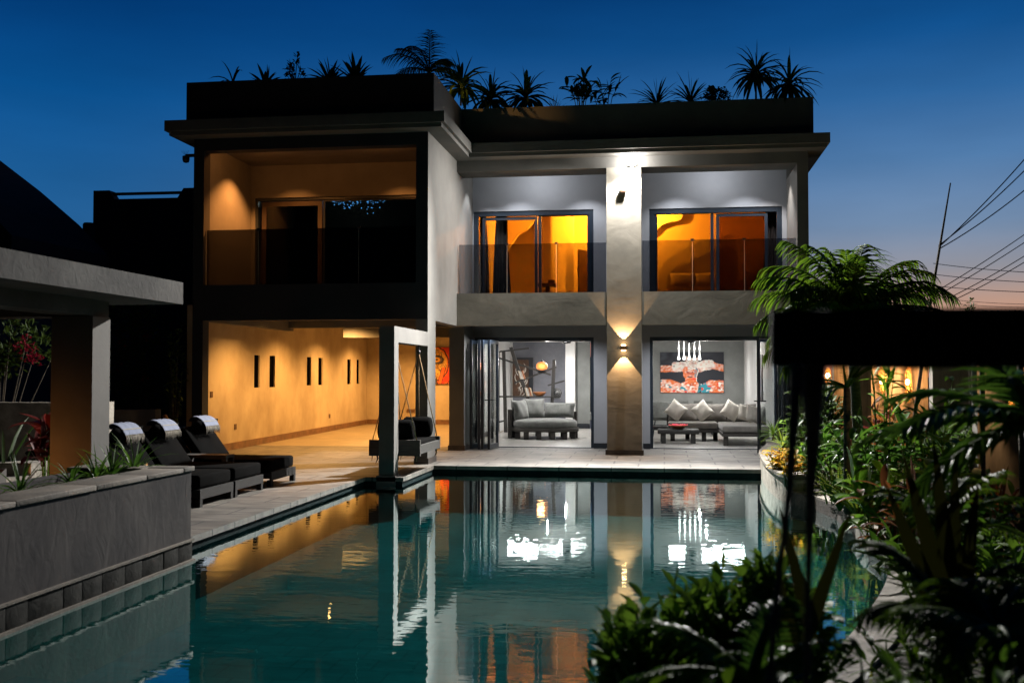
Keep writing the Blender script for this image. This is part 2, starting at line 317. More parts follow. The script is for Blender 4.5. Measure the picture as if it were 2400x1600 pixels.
    def leaf(s, p, d, up, ln, wd, droop=.3, segs=4, fold=.25, shape='lance'):
        p = Vector(p); d = Vector(d).normalized(); up = Vector(up); side = d.cross(up)
        if side.length < 1e-4: side = d.orthogonal()
        side.normalize(); vs = []; q = p.copy(); dd = d.copy()
        for i in range(segs + 1):
            t = i / segs
            if shape == 'lance': ww = wd * math.sin(math.pi * min(1, .12 + t * .88)) ** .7
            elif shape == 'oval': ww = wd * math.sin(math.pi * (t * .94 + .04)) ** .6
            elif shape == 'blade': ww = wd * (1 - t ** 2) * (.55 + .45 * min(1, t * 4))
            else: ww = wd * (1 - t) ** .5
            nrm = side.cross(dd)
            vs += [q - side * ww / 2 + nrm * abs(ww) * fold, q.copy(), q + side * ww / 2 + nrm * abs(ww) * fold]
            dd = (dd + Vector((0, 0, -1)) * droop / segs).normalized(); q = q + dd * ln / segs
        fs = []
        for i in range(segs):
            a = i * 3; fs += [(a, a + 1, a + 4, a + 3), (a + 1, a + 2, a + 5, a + 4)]
        return s.add(vs, fs, True)
    def build(s, name, m, parent=None, label=None, at_=None):
        off = wloc(parent) if parent else Vector(at_ or (0, 0, 0))
        me = bpy.data.meshes.new(name); me.from_pydata([tuple(Vector(v) - off) for v in s.v], [], s.f); me.update()
        me.polygons.foreach_set('use_smooth', s.sm)
        me.materials.append(M[m] if isinstance(m, str) else m)
        o = bpy.data.objects.new(name, me); col.objects.link(o)
        if parent: o.parent = parent
        elif at_: o.location = at_
        if label: o['label'] = label
        return o
def tag(o, label, cat, group=None):
    o['label'] = label; o['category'] = cat
    if group: o['group'] = group
    return o
def struct(o, label=None, kind='structure'):
    o['kind'] = kind
    if label: o['label'] = label
    return o
def thing(name, label, cat, loc=(0, 0, 0), group=None):
    o = bpy.data.objects.new(name, None); col.objects.link(o); o.location = loc; o.empty_display_size = .2
    return tag(o, label, cat, group)
def copy_tree(o, parent=None):
    c = o.copy(); col.objects.link(c)
    if parent: c.parent = parent
    for ch in list(o.children):
        if ch.name in col.objects: copy_tree(ch, c)
    return c
def lamp(kind, loc, power, color=(1, 1, 1), r=.03, aim=None, cone=None, blend=.5, name='light', parent=None, size=None):
    l = bpy.data.lights.new(name, kind); l.energy = power; l.color = color
    if kind in ('POINT', 'SPOT'): l.shadow_soft_size = r
    if kind == 'SPOT': l.spot_size = R(cone or 90); l.spot_blend = blend
    if kind == 'AREA': l.shape = 'RECTANGLE'; l.size, l.size_y = size
    o = bpy.data.objects.new(name, l); col.objects.link(o); o.location = loc
    if aim: o.rotation_euler = (Vector(aim) - Vector(loc)).to_track_quat('-Z', 'Y').to_euler()
    if parent: o.location = Vector(loc) - wloc(parent); o.parent = parent
    return o
COOL = (.93, .96, 1); WARM = (1, .50, .14); ORANGE = (1, .36, .08); AMBER = (1, .58, .26)

# ================================================================ GROUND, POOL
XL, XLI, XRI, XR = -8.13, -7.94, -4.15, -3.94      # left wing: outer / inner faces
YA, YB, YW = 17.6, 20.13, 21.85                    # wing front, right wing front, recessed wall
Z1, Z2, ZO, ZC0, ZC1, ZP = 2.44, 3.06, 5.41, 5.62, 5.87, 6.62
XE, XEI = 2.65, 2.45
WZ = -.12                                          # water level
curve = [(1.52, 17.35), (1.47, 15.6), (1.47, 14.3), (1.56, 13.7), (1.78, 13.2), (1.90, 12.4), (1.90, 11.4), (1.84, 10.5), (1.86, 9.6), (1.74, 8.7), (1.50, 7.7), (1.22, 6.8), (.9, 5.9), (.45, 5.0), (-.1, 4.35), (-.25, 3.6), (-.4, 2.9), (-.6, 1.5), (-.8, -2)]

g = MB(); g.add([(-300, -60, -1.8), (300, -60, -1.8), (300, 700, -1.8), (-300, 700, -1.8)], [(0, 1, 2, 3)])
struct(g.build('terrain', 'soil'))
g = MB(); g.prism([(-300, 36), (300, 36), (300, 700), (-300, 700)], -1.7, -.06)
struct(g.build('ground', 'soil'))
# pool shell and water
g = MB(); g.add([(-5.2, -2, -.62), (3, -2, -.62), (3, 17.6, -.62), (-5.2, 17.6, -.62)], [(0, 1, 2, 3)])
struct(g.build('pool_basin', 'pooltile'))
g = MB(); g.box(-5.0, -4.38, -2, 17.5, -1.49, -.062); g.box(-4.38, -3.80, 15.3, 17.5, -1.49, -.062); g.box(-3.80, 1.52, 17.38, 17.55, -1.49, -.062)
struct(g.build('pool_edge', 'edgestone'))
g = MB(); g.box(-3.79, 1.5, 16.35, 17.37, -1.49, -.30)
g.prism([(-4.37, -1.9), (-.9, -1.9), (-.9, 5.75), (-4.37, 6.35)], -1.49, -.40)
struct(g.build('pool_steps', 'poolstep'))
g = MB(); g.add([(-5.1, -2, WZ), (3, -2, WZ), (3, 17.5, WZ), (-5.1, 17.5, WZ)], [(0, 1, 2, 3)])
struct(g.build('pool_water', 'water'))
# paved deck with the coping overhanging the water
g = MB()
g.box(-14, -4.35, 8.9, YA + 4.25, -.06, 0); g.box(-4.35, -3.78, 15.28, YA + 4.25, -.06, 0); g.box(-3.78, 1.6, 17.36, YA + 4.25, -.06, 0)
g.box(1.6, 3.4, 17.8, YA + 4.25, -.06, 0)
struct(g.build('pool_deck', 'deck'))
g = MB(); g.box(-14, -5.2, -2, 8.9, -.2, -.03); struct(g.build('pavilion_floor', 'deck'))
g = MB(); g.prism([(-14, YA + 4.25), (-4.2, YA + 4.25), (-4.2, 32), (-14, 32)], -.06, .0); struct(g.build('patio_floor', 'patio'))
g = MB(); g.prism([(-4.2, YA + 4.25), (3.4, YA + 4.25), (3.4, 36), (-4.2, 36)], -.06, .004); struct(g.build('interior_floor', 'floor'))
# garden soil on the right, following the pool's curved edge
poly = curve + [(40, -2), (40, 36), (3.4, 36), (3.4, 17.8), (1.6, 17.8)]
g = MB(); g.prism(poly[::-1], -1.6, .03); struct(g.build('garden_bed', 'soil'))
g = MB(); g.prism([(-14, 32.2), (-14, 36), (-60, 36), (-60, -2), (-14, -2)], -1.6, -.05); struct(g.build('garden_ground', 'soil'))

# curved stone kerb round the bed
def strip(name, pts, wd, z0, z1, m, parent=None):
    g = MB(); n = len(pts); P_ = [Vector((x, y, 0)) for x, y in pts]; vs = []
    for i, p in enumerate(P_):
        d = (P_[min(i + 1, n - 1)] - P_[max(i - 1, 0)]).normalized(); nn = Vector((-d.y, d.x, 0)) 
        for k, z in ((0, z0), (0, z1), (wd, z1), (wd, z0)): vs.append(p + nn * k + Vector((0, 0, z)))
    fs = [(i * 4 + a, i * 4 + (a + 1) % 4, i * 4 + 4 + (a + 1) % 4, i * 4 + 4 + a) for i in range(n - 1) for a in range(4)]
    fs += [(0, 3, 2, 1), (n * 4 - 4, n * 4 - 3, n * 4 - 2, n * 4 - 1)]
    g.add(vs, fs); return g.build(name, m, parent)
def smooth(pts, k=4):
    o = []
    for i in range(len(pts) - 1):
        p0 = Vector(pts[max(i - 1, 0)]); p1 = Vector(pts[i]); p2 = Vector(pts[i + 1]); p3 = Vector(pts[min(i + 2, len(pts) - 1)])
        for j in range(k):
            t = j / k; o.append(tuple(.5 * ((2 * p1) + (p2 - p0) * t + (2 * p0 - 5 * p1 + 4 * p2 - p3) * t * t + (3 * p1 - p0 - 3 * p2 + p3) * t ** 3)))
    return o + [tuple(pts[-1])]
kerb = thing('curved_planter', 'low curved planter wall with pale stone capping along right pool edge', 'planter', (1.6, 15, 0))
wpts = smooth([(2.0, 21.6), (1.86, 20.0), (1.6, 18.4), (1.50, 17.0), (1.45, 15.6), (1.47, 14.3), (1.58, 13.72)], 4)
strip('planter_wall', wpts, .26, -1.3, .19, 'rock', kerb)
strip('capping', [(x - .02, y) for x, y in wpts], .32, .192, .235, 'coping', kerb)
kp = smooth([(1.58, 13.70)] + curve[4:15], 4)
kb = thing('pool_kerb', 'rough pale stone kerb bending round garden side of pool', 'kerb', (1.9, 11, 0))
strip('kerb_stone', kp, .24, -1.4, .05, 'rock', kb)
for i, (a, b) in enumerate([(((2.0, 13.6), (2.3, 13.45), (2.42, 12.3), (2.38, 11.35), (2.2, 11.2), (2.12, 12.2)), (.03, .17)), (((2.05, 10.7), (2.3, 11.1), (2.5, 10.3), (2.3, 9.9)), (.03, .14))]):
    g = MB(); g.prism(a[::-1], b[0], b[1]); o = g.build('rock_ledge', 'rock', at_=a[0] + (0,))
    tag(o, ['long flat pale rock ledge lying behind pool kerb', 'short angular rock ledge over dark gap near pool kerb'][i], 'rock ledge')

# ================================================================ VILLA
V = thing('villa', 'two storey grey plaster villa with flat planted roof behind the pool', 'house', (-2.7, 20, 0))
g = MB()      # left wing front (frames of the two openings), shade put into its colour
XQ = XR - .012
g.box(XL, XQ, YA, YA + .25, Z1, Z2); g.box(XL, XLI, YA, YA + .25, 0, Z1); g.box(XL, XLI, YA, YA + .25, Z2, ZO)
g.box(XRI, XQ, YA, YA + .25, Z2, ZO); g.box(XL, XQ, YA, YA + .25, ZO, ZC0); g.build('front_frame', 'shadefront', V)
g = MB(); g.box(XQ, XR, YA, YA + .25, Z1, ZC0)
g.box(XRI, XR, YA + .25, YB, Z1, ZC0); g.box(XRI, XR, YB, 22.2, Z1, ZC0)
g.box(XRI, XR, YA, YA + .62, 0, Z1)                                   # corner pier
g.box(XL, XLI, 22.2, 31, 0, ZC0)if 0 else None
g.build('wing_wall', 'plaster', V)
g = MB(); g.box(XL, XLI, YA + .25, 22.2, Z1, ZC0); g.build('wing_side_wall', 'plaster', V)
g = MB(); g.box(XRI - .02, XR + .02, YA - .02, YA + .64, 0, .1); g.build('pier_skirting', 'skirt', V)
g = MB(); g.box(-4.24, -3.94, 20.9, YW, 0, Z1); g.build('terrace_pier', 'plaster', V)
g = MB(); g.box(-4.26, -3.92, 20.88, YW, 0, .1); g.build('terrace_skirting', 'skirt', V)
g = MB()      # slabs between the storeys, roof
g.box(XLI, XRI, YA + .25, YW + 1, 2.86, 2.99); g.box(XR, XEI, YB + .25, YW, Z1 + .1, 2.98); g.box(XR, 3.2, YW, 31, 2.75, 2.98)
g.box(XL, XRI, YW + 1, 32.5, 2.80, 2.98); g.prism([(-8.7, 19.0), (XL, 19.0), (XL, 32.5), (-9.3, 32.5)], 2.80, 2.98)
g.box(XLI, XRI, 21.9, 22.15, 2.50, 2.85)
g.box(-9.6, XRI, 23.8, 24.1, 2.50, 2.79)if 0 else g.box(-7.35, XRI, 23.9, 24.2, 2.36, 2.80)
g.box(XLI, XRI, YA + .25, 22.4, 5.56, 5.619); g.box(XR, XEI, YB + .68, YW + .2, 5.61, 5.619)
g.box(-8.0, XR - .1, 17.9, 26, ZC1 + .002, 6.1); g.box(XR - .1, 2.5, YB + .2, 26, ZC1 + .002, 6.1)
g.build('floor_slab', 'plaster', V)
g = MB(); g.box(XR, XE, YB, YB + .25, Z1, Z2); g.build('slab_edge', 'rough', V)
g = MB(); g.box(-1.06, -.41, YB - .012, YB + .4, 0, ZO); g.build('column', 'rough', V)
g = MB(); g.box(-1.09, -.38, YB - .06, YB + .43, 0, .1); g.build('column_skirting', 'skirt', V)
g = MB(); g.box(XR, XE, YB, YB + .66, ZO, ZC0); g.box(XEI, XE, YB, YW, Z2, ZO); g.box(XEI, XE, YB, YB + .25, 0, Z1); g.box(XEI, XE, YW, 31, 0, ZC0); g.build('side_wall', 'plaster', V)
g = MB()      # recessed walls with door openings
def wall_open(g, x0, x1, z0, z1, y0, y1, holes):
    xs = x0
    for a, b, c, d in holes:
        g.box(xs, a, y0, y1, z0, z1)
        if d < z1: g.box(a, b, y0, y1, d, z1)
        if c > z0: g.box(a, b, y0, y1, z0, c)
        xs = b
    g.box(xs, x1, y0, y1, z0, z1)
wall_open(g, XR, XEI, 0, Z1 + .1, YW, YW + .2, [(-3.90, -1.42, 0, 2.27), (-.28, 2.38, 0, 2.27)])
wall_open(g, XR, XEI, 2.985, 5.61, YW, YW + .2, [(-3.92, -1.42, 2.99, 4.90), (-.28, 2.36, 2.99, 4.88)])
g.build('recessed_wall', 'wallc', V)
g = MB(); g.box(-1.42, -1.05, YW - .02, YW, 0, .11); g.build('recess_skirting', 'black', V); g = MB(); g.box(-.42, -.28, YW - .02, YW, 0, .11); g.build('recess_skirting', 'black', V)
# cornices and parapets
def ring(g, x0, x1, y0, y1, z0, z1): g.box(x0, x1, y0, y1, z0, z1)
g = MB()
g.prism([(XL - .36, YA - .4), (XR + .36, YA - .4), (XR + .36, YB - .4), (XE + .34, YB - .4), (XE + .34, 27), (XL - .36, 27)], ZC0 + .07, ZC1)
g.prism([(XL - .30, YA - .34), (XR + .30, YA - .34), (XR + .30, YB - .34), (XE + .28, YB - .34), (XE + .28, 27), (XL - .30, 27)], ZC0, ZC0 + .069)
g.build('cornice', 'plaster', V)
g = MB()
g.box(XL - .14, XR + .088, YA - .02, YA + .16, ZC1, ZP); g.build('front_parapet', 'shadefront', V); g = MB()  # parapet front in the same shade-darkened colour
for a in ((XR + .088, XR + .1, YA - .02, YA + .16), (XR - .08, XR + .1, YA + .16, YB - .02), (XR - .08, XE + .1, YB - .02, YB + .16), (XE - .08, XE + .1, YB + .16, 26), (XL - .14, XL + .04, YA + .16, 26)): g.box(a[0], a[1], a[2], a[3], ZC1, ZP)
g.build('parapet', 'plaster', V)
g = MB(); g.box(XL + .04, XR - .08, YA + .16, YA + .9, 6.1, ZP - .12); g.box(XR - .08, XE - .08, YB + .16, YB + .9, 6.1, ZP - .12); g.build('roof_soil', 'soil', V)
# lower left patio: oblique boundary wall with slits, back wall
pA, pB = Vector((-8.534, 18.8, 0)), Vector((-9.02, 31.8, 0)); dW = (pB - pA).normalized(); nW = Vector((-dW.y, dW.x, 0))
def onwall(px, py):
    r = at(px, py, 'Y', 1) - CAM; den = r.x * dW.y - r.y * dW.x
    t = ((pA.x - CAM.x) * dW.y - (pA.y - CAM.y) * dW.x) / den
    p = CAM + r * t; return (Vector((p.x, p.y, 0)) - pA).dot(dW), p.z
slits = []
for (xa, xb, ya, yb) in [(596, 608.6, 831.5, 908), (632, 645, 833, 906.8), (719.4, 729.5, 836.4, 902.5), (746.3, 756, 838, 901.7), (814, 822, 841.5, 899.8), (836, 843, 842.3, 899)]:
    s0, zt = onwall(xa, ya); s1, _ = onwall(xb, ya); _, zb = onwall(xb, yb); slits.append((s0, s1, zb, zt))
LW = (pB - pA).length
def wbox(g, s0, s1, z0, z1, t0=0, t1=.25):
    q = [pA + dW * s + nW * t for s, t in ((s0, t0), (s1, t0), (s1, t1), (s0, t1))]
    g.prism([(v.x, v.y) for v in q], z0, z1)
g = MB(); cur = 0
zb_ = min(s[2] for s in slits); 
for s0, s1, a, b in slits:
    wbox(g, cur, s0, 0, 2.8); wbox(g, s0, s1, 0, a); wbox(g, s0, s1, b, 2.8); cur = s1
wbox(g, cur, LW + .2, 0, 2.8)
g.box(-9.3, -4.2, 31.8, 32.05, 0, 2.8)
g.build('patio_wall', 'stucco', V)
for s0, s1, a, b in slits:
    g = MB(); wbox(g, s0, s1, a, b, .03, .04); g.build('slit_shade_sheet', 'void', V)  # black sheet near the wall face stands in for the slit's darkness
g = MB(); wbox(g, 0, LW, 0, .14, -.03, 0); g.box(-9.0, -4.25, 31.77, 31.8, 0, .14); g.build('patio_skirting', 'skirtw', V)
for px, py in ((495, 924), (551, 999.5), (772, 974.5)):
    s0, z0 = onwall(px, py); g = MB(); wbox(g, s0 - .06, s0 + .06, z0 - .055, z0 + .055, -.012, 0); g.build('socket', 'brown', V)
p = at(963, 962, 'Y', 31.79); g = MB(); g.box(p.x - .13, p.x + .13, 31.78, 31.80, p.z - .05, p.z + .05); g.build('socket', 'brown', V)

# upper left balcony wall with sliding door
YL = 19.75
g = MB(); wall_open(g, XLI, XRI, 2.99, 5.56, YL, YL + .2, [(-7.86, XRI - .001, 3.0, 4.93)]); g.build('balcony_wall', 'plaster', V)
def frame_part(name, x0, x1, z0, z1, y, wd=.06, dp=.06, m='frame', parent=V, glassm=None):
    g = MB(); g.box(x0, x0 + wd, y, y + dp, z0, z1); g.box(x1 - wd, x1, y, y + dp, z0, z1)
    g.box(x0 + wd, x1 - wd, y + .002, y + dp, z1 - wd, z1); g.box(x0 + wd, x1 - wd, y + .002, y + dp, z0, z0 + wd)
    o = g.build(name, m, parent)
    if glassm:
        g = MB(); g.box(x0 + wd, x1 - wd, y + dp / 2 - .004, y + dp / 2 + .004, z0 + wd, z1 - wd); g.build('pane', glassm, o)
    return o
fo = frame_part('window_frame', -7.86, XRI, 3.0, 4.93, YL + .03, .05, .1, 'frame')
frame_part('sliding_door', -7.74, -6.52, 3.05, 4.86, YL + .05, .09, .05, 'dimbrown', V, 'darkglass')
frame_part('sliding_door', -6.5, XRI - .05, 3.05, 4.88, YL + .06, .03, .04, 'frame', V, 'darkglass')
# upper right windows
def slider(x0, x1, panes, ztop):
    fr = frame_part('window', x0, x1, 2.995, ztop, YW + .02, .10, .12, 'frame')
    for a, b, zt, gm in panes:
        g = MB(); g.box(a - .06, a, YW + .05, YW + .10, 3.0, zt + .06); g.box(b, b + .06, YW + .05, YW + .10, 3.0, zt + .06)
        g.box(a, b, YW + .052, YW + .098, zt, zt + .06); sf = g.build('sash', 'frame', fr)
        g = MB(); g.box(a, b, YW + .07, YW + .078, 3.0, zt)
        o = g.build('pane', gm, fr)
slider(-3.92, -1.42, [(-3.68, -2.64, 4.72, 'glass'), (-2.50, -1.55, 4.78, 'glass')], 4.90)
slider(-.28, 2.36, [(-.12, .95, 4.77, 'glass'), (1.12, 2.02, 4.70, 'tintglass')], 4.88)

# smoked glass railings
def railing(name, xs, y, z0, z1, lab):
    r = None
    for i in range(len(xs) - 1):
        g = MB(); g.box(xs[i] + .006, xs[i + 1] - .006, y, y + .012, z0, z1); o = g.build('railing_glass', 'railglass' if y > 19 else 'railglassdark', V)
        g = MB()
        for x in ((xs[i] + .006),) if i else (xs[0] + .006,): g.box(x - .005, x, y - .001, y + .013, z0, z1)
        g.build('glass_edge', 'edge', o)
        if i:
            g = MB(); g.box(xs[i] - .03, xs[i] + .03, y - .012, y + .024, z1 - .02, z1 + .02); g.build('glass_clip', 'black', o)
railing('wing', [XLI + .01, -6.98, -5.18, XRI - .01], YA + .1, Z2, 4.03, '')
gx = [XR + .02, at(1188, 600, 'Y', YB + .1).x, at(1303.5, 600, 'Y', YB + .1).x, -1.07]
railing('bay', gx, YB + .1, Z2, 4.01, '')
gx = [-.40, at(1622.5, 600, 'Y', YB + .1).x, at(1744.5, 600, 'Y', YB + .1).x, XEI - .01]
railing('bay', gx, YB + .1, Z2, 4.03, '')

# bedroom shells and ground floor rooms
g = MB()
YBR = 26.0
for x0, x1 in ((XR + .02, -.95), (-.85, XEI)):
    g.box(x0, x0 + .05, YW + .2, YBR, 2.99, 5.5); g.box(x1 - .05, x1, YW + .2, YBR, 2.99, 5.5)
    g.box(x0, x1, YBR, YBR + .05, 2.99, 5.5); g.box(x0, x1, YW + .2, YBR, 5.5, 5.55)
g.build('bedroom_wall', 'ochre', V)
g = MB(); g.box(-7.93, XRI, 23.5, 23.6, 3, 5.5); g.build('bedroom_partition', 'polished', V)
g = MB(); g.box(-4.3, 2.45, YW + .2, 31, 2.42, 2.5); g.build('ceiling', 'ceil', V)
g = MB(); YR = 29.9
g.box(-4.42, -4.30, YW + .2, 31, 0, 2.42); g.box(2.18, 2.30, YW + .2, 31, 0, 2.42); g.box(2.3, XEI, YW + .2, 31, 0, 2.42)
g.box(-.9, -.75, YW + .2, 26, 0, 2.42)
g.build('room_wall', 'roomw', V)
g = MB(); g.box(at(1202, 880, 'Y', YR).x, at(1328, 880, 'Y', YR).x, YR, YR + .1, 0, 2.42); g.build('accent_wall', 'polished_blue', V)
g = MB(); g.box(-4.30, at(1202, 880, 'Y', YR).x, YR + .02, YR + .12, 0, 2.42); g.build('room_pillar', 'white', V); g = MB(); g.box(at(1328, 880, 'Y', YR).x, at(1350, 880, 'Y', YR).x, YR - .35, YR + .1, 0, 2.42); g.build('room_pillar', 'white', V)
g = MB(); g.box(at(1350, 880, 'Y', YR).x, at(1383, 880, 'Y', YR).x, YR, YR + .1, 0, 2.42); g.box(-.75, 2.18, YR, YR + .1, 0, 2.42); g.build('back_wall', 'polished', V)
g = MB(); a = at(1352, 1000, 'Y', YR).x; b = at(1382, 1000, 'Y', YR).x; g.box(a, b, YR - .02, YR, .004, .14); g.build('room_skirting', 'black', V); g = MB()
g.box(-4.30, -4.28, YW + .5, 26.5, .004, .12); g.build('room_skirting', 'black', V); g = MB(); g.box(-.75, 2.18, YR - .02, YR, .004, .12); g.build('room_skirting', 'black', V)
# window on the right room's side wall, doorway recess on the left wall
g = MB(); g.box(2.16, 2.18, 24.25, 25.55, .92, 1.95); wf = g.build('side_window', 'frame', V)
g = MB(); g.box(2.155, 2.162, 24.45, 25.35, 1.0, 1.87); g.build('pane', 'wallc', wf)

# bifold doors
def leaf_panel(p0, p1, z1=2.2, handle=False, name='bifold_door'):
    p0 = Vector(p0); p1 = Vector(p1); d = (p1 - p0).normalized(); g = MB(); W_ = .07
    nn = Vector((-d.y, d.x, 0))
    def bx(a, b, z0, z1_, t=.045):
        q = [p0 + d * a - nn * t / 2, p0 + d * b - nn * t / 2, p0 + d * b + nn * t / 2, p0 + d * a + nn * t / 2]; g.prism([(v.x, v.y) for v in q], z0, z1_)
    l = (p1 - p0).length; bx(0, W_, .02, z1); bx(l - W_, l, .02, z1); bx(W_, l - W_, .02, .11, .043); bx(W_, l - W_, z1 - W_, z1, .043)
    o = g.build(name, 'frame', V); g = MB(); bx(W_, l - W_, .11, z1 - W_, .01); g.build('pane', 'glass', o)
    if handle:
        g = MB(); q = p0 + d * .03; g.bar(q - nn * .09 + Vector((0, 0, 1.0)), q + nn * .09 + Vector((0, 0, 1.0)), .02); g.bar(q - nn * .09 + Vector((0, 0, 1.0)), q - nn * .09 + d * .12 + Vector((0, 0, 1.0)), .02); g.build('handle', 'black', o)
g = MB()
for x0, x1 in ((-3.90, -1.42), (-.28, 2.38)):
    g.box(x0, x0 + .06, YW + .02, YW + .12, 0.004, 2.27); g.box(x1 - .06, x1, YW + .02, YW + .12, 0.004, 2.27); g.box(x0 + .06, x1 - .06, YW + .022, YW + .12, 2.19, 2.27); g.box(x0 + .06, x1 - .06, YW + .03, YW + .1, .005, .018)
g.build('door_frame', 'frame', V)
P0 = lambda px, py: tuple(at(px, py, 'Z', 0).xy) + (0,)
leaf_panel((-3.46, 21.02, 0), (-3.40, 21.80, 0), handle=True)
leaf_panel((-3.60, 21.05, 0), (-3.50, 21.82, 0)); leaf_panel((-3.66, 21.03, 0), (-3.70, 21.82, 0)); leaf_panel((-3.84, 21.1, 0), (-3.76, 21.82, 0))
leaf_panel((1.77, 20.75, 0), (2.20, 21.6, 0), handle=True)
leaf_panel((2.20, 21.1, 0), (2.24, 21.83, 0)); leaf_panel((2.30, 21.1, 0), (2.28, 21.83, 0)); leaf_panel((2.38, 21.1, 0), (2.34, 21.83, 0))

# ---------------------------------------------------------------- lamps of the villa
fl = thing('floodlight', 'dazzling white floodlight on top of column under the roof cornice', 'floodlight', (-.58, 19.75, 5.50))
g = MB(); g.box(-.66, -.50, 20.03, 20.08, 5.42, 5.56, .01); g.bar((-.58, 20.06, 5.5), (-.58, YB - .03, 5.48), .03); g.build('housing', 'black', fl)
g = MB(); g.lathe((-.58, 19.90, 5.50), [(.001, -.115), (.07, -.095), (.105, -.05), (.118, 0), (.105, .05), (.07, .095), (.001, .115)], 20); g.build('lens', 'flood_glow', fl).visible_shadow = False
FX = (-.58, 19.89, 5.50)
lamp('SPOT', FX, 11500, (1, .97, .92), .05, aim=(-1.2, 9.5, -.1), cone=112, blend=.75, parent=fl)
lamp('SPOT', (-.58, 19.86, 5.42), 800, (1, .97, .92), .05, aim=(-.6, 19.3, 0), cone=128, blend=.5, parent=fl)
lamp('SPOT', (-.58, 19.84, 5.44), 1500, (1, .97, .92), .05, aim=(XR, 18.9, 3.6), cone=84, blend=.9, parent=fl)

sc_ = thing('wall_sconce', 'small copper wall lamp throwing warm beams up and down the column', 'wall lamp', (-.745, YB - .03, 2.0))
g = MB(); g.box(-.80, -.69, YB - .16, YB - .03, 1.965, 2.045, .006); g.build('lamp_body', 'rusty', sc_)
for s_ in (1, -1):
    g = MB(); g.box(-.785, -.705, YB - .14, YB - .05, 2.005 + s_ * .05 - .008, 2.005 + s_ * .05 + .008); g.build('bulb', 'bulb_warm', sc_)
    lamp('SPOT', (-.745, YB - .095, 2.005 + s_ * .065), 120, AMBER, .006, aim=(-.745, YB - .05, 2.005 + s_ * 3), cone=74, blend=.12, parent=sc_)
us = thing('wall_lamp', 'switched off small box wall lamp high on the column below floodlight', 'wall lamp', (-.745, YB - .03, 4.9))
g = MB(); g.box(-.80, -.69, YB - .10, YB - .03, 4.93, 5.01, .006); g.build('lamp_body', 'brown', us)

# recessed downlights (fittings are out of sight above the beams), with added fill points
def down(x, y, z, power, c, cone=100, blend=.35, r=.02, aim=None, par=V):
    lamp('SPOT', (x, y, z), power, c, r, aim=aim or (x, y, 0), cone=cone, blend=blend, parent=par)
for px in (1210, 1372, 1585, 1752): down(at(px, 500, 'Y', YW - .48).x, YW - .6, 5.56, 120, COOL, 108, .6)
down(XR + .4, YB + 1.1, 5.56, 110, COOL, 96, .5); down(XEI - .4, YB + 1.1, 5.56, 130, (1, .93, .88), 96, .5)
for x in (-2.5, 1.0): lamp('POINT', (x, YB + .95, 5.5), 34, COOL, .03, parent=V)  # unseen fill points, added to brighten the bay walls
for x in (-3.3, -1.9, .3, 1.7): down(x, YB + .85, Z1 + .06, 150, COOL, 150, .9)
down(-7.34, 18.75, 5.54, 560, ORANGE, 112, .6); down(-7.0, YL - .6, 5.54, 150, ORANGE, 110, .7); down(-4.9, YL - .6, 5.54, 150, ORANGE, 110, .7)
for x in (-7.0, -5.1): lamp('POINT', (x, YA + .33, 5.46), 19, ORANGE, .02, parent=V)  # orange fill points added out of sight behind the beam, no fittings
for x, y, p_ in ((-7.0, 20.4, 120), (-7.2, 23.3, 120), (-7.4, 26.5, 120), (-7.5, 29.8, 120), (-5.2, 30.3, 70), (-5.4, 27.0, 90)): down(x, y, 2.75, p_ * 4.4, WARM, 150, .6, .05)
down(-6.3, 19.7, 2.8, 30, WARM, 160, .8)
# warm spot lamp on the left wing's roof, behind its parapet
rl = thing('roof_lamp', 'warm spot lamp hidden on the left roof behind the taller parapet', 'roof lamp', (-5.0, 18.2, 6.1))
g = MB(); g.lathe((-5.0, 18.2, 6.1), [(.03, 0), (.03, .5), (.06, .52), (.06, .6)], 10); g.build('lamp_body', 'black', rl)
lamp('SPOT', (-4.75, 18.25, 6.76), 150, WARM, .02, aim=(-2.9, 20.1, 6.52), cone=30, blend=.8, parent=rl)

# security camera on the left corner
t = thing('security_camera', 'small dome camera on bracket at the dark left corner of the house', 'camera', (XL, YA + .2, 5.0))
q = at(436, 373, 'Y', YA + .2)
g = MB(); g.bar((XL, YA + .2, q.z + .06), (q.x, YA + .2, q.z + .06), .05); g.build('bracket', 'black', t)
g = MB(); g.lathe((q.x, YA + .2, q.z), [(.01, -.07), (.05, -.055), (.062, -.01), (.062, .05), (.03, .06)], 14); g.build('dome', 'black', t)
g = MB()
for i in range(4): g.bar((q.x, YA + .2, q.z + .05), (q.x - .09 + .045 * i, YA + .2, q.z + .15), .004)
g.build('bird_spike', 'black', t)

# ================================================================ LIVING ROOM THINGS (left room)
I3 = Matrix.Identity(3)
def RX(a): return Matrix.Rotation(R(a), 3, 'X')
def RY(a): return Matrix.Rotation(R(a), 3, 'Y')
def RZ(a): return Matrix.Rotation(R(a), 3, 'Z')
dx, dy = at(1277, 1000, 'Y', 25.2).x, 25.25
t = thing('daybed', 'round dark wood daybed with grey velvet mattress in the left room', 'daybed', (dx, dy, 0))
g = MB(); g.lathe((dx, dy, 0), [(.80, .175), (.80, .265), (.74, .268)], 40); g.build('bed_base', 'wood', t)
for k in range(14):
    a = 2 * math.pi * (k + .3) / 14; x, y = dx + .72 * math.cos(a), dy + .72 * math.sin(a)
    g = MB(); g.box(x - .055, x + .055, y - .045, y + .045, .004, .18); g.build('leg', 'wood', t)
g = MB(); g.lathe((dx, dy, 0), [(.70, .27), (.755, .285), (.765, .34), (.75, .40), (.70, .44), (.45, .465), (.01, .475)], 40); g.build('mattress', 'velvet', t)
g = MB(); n = 14
vs = []
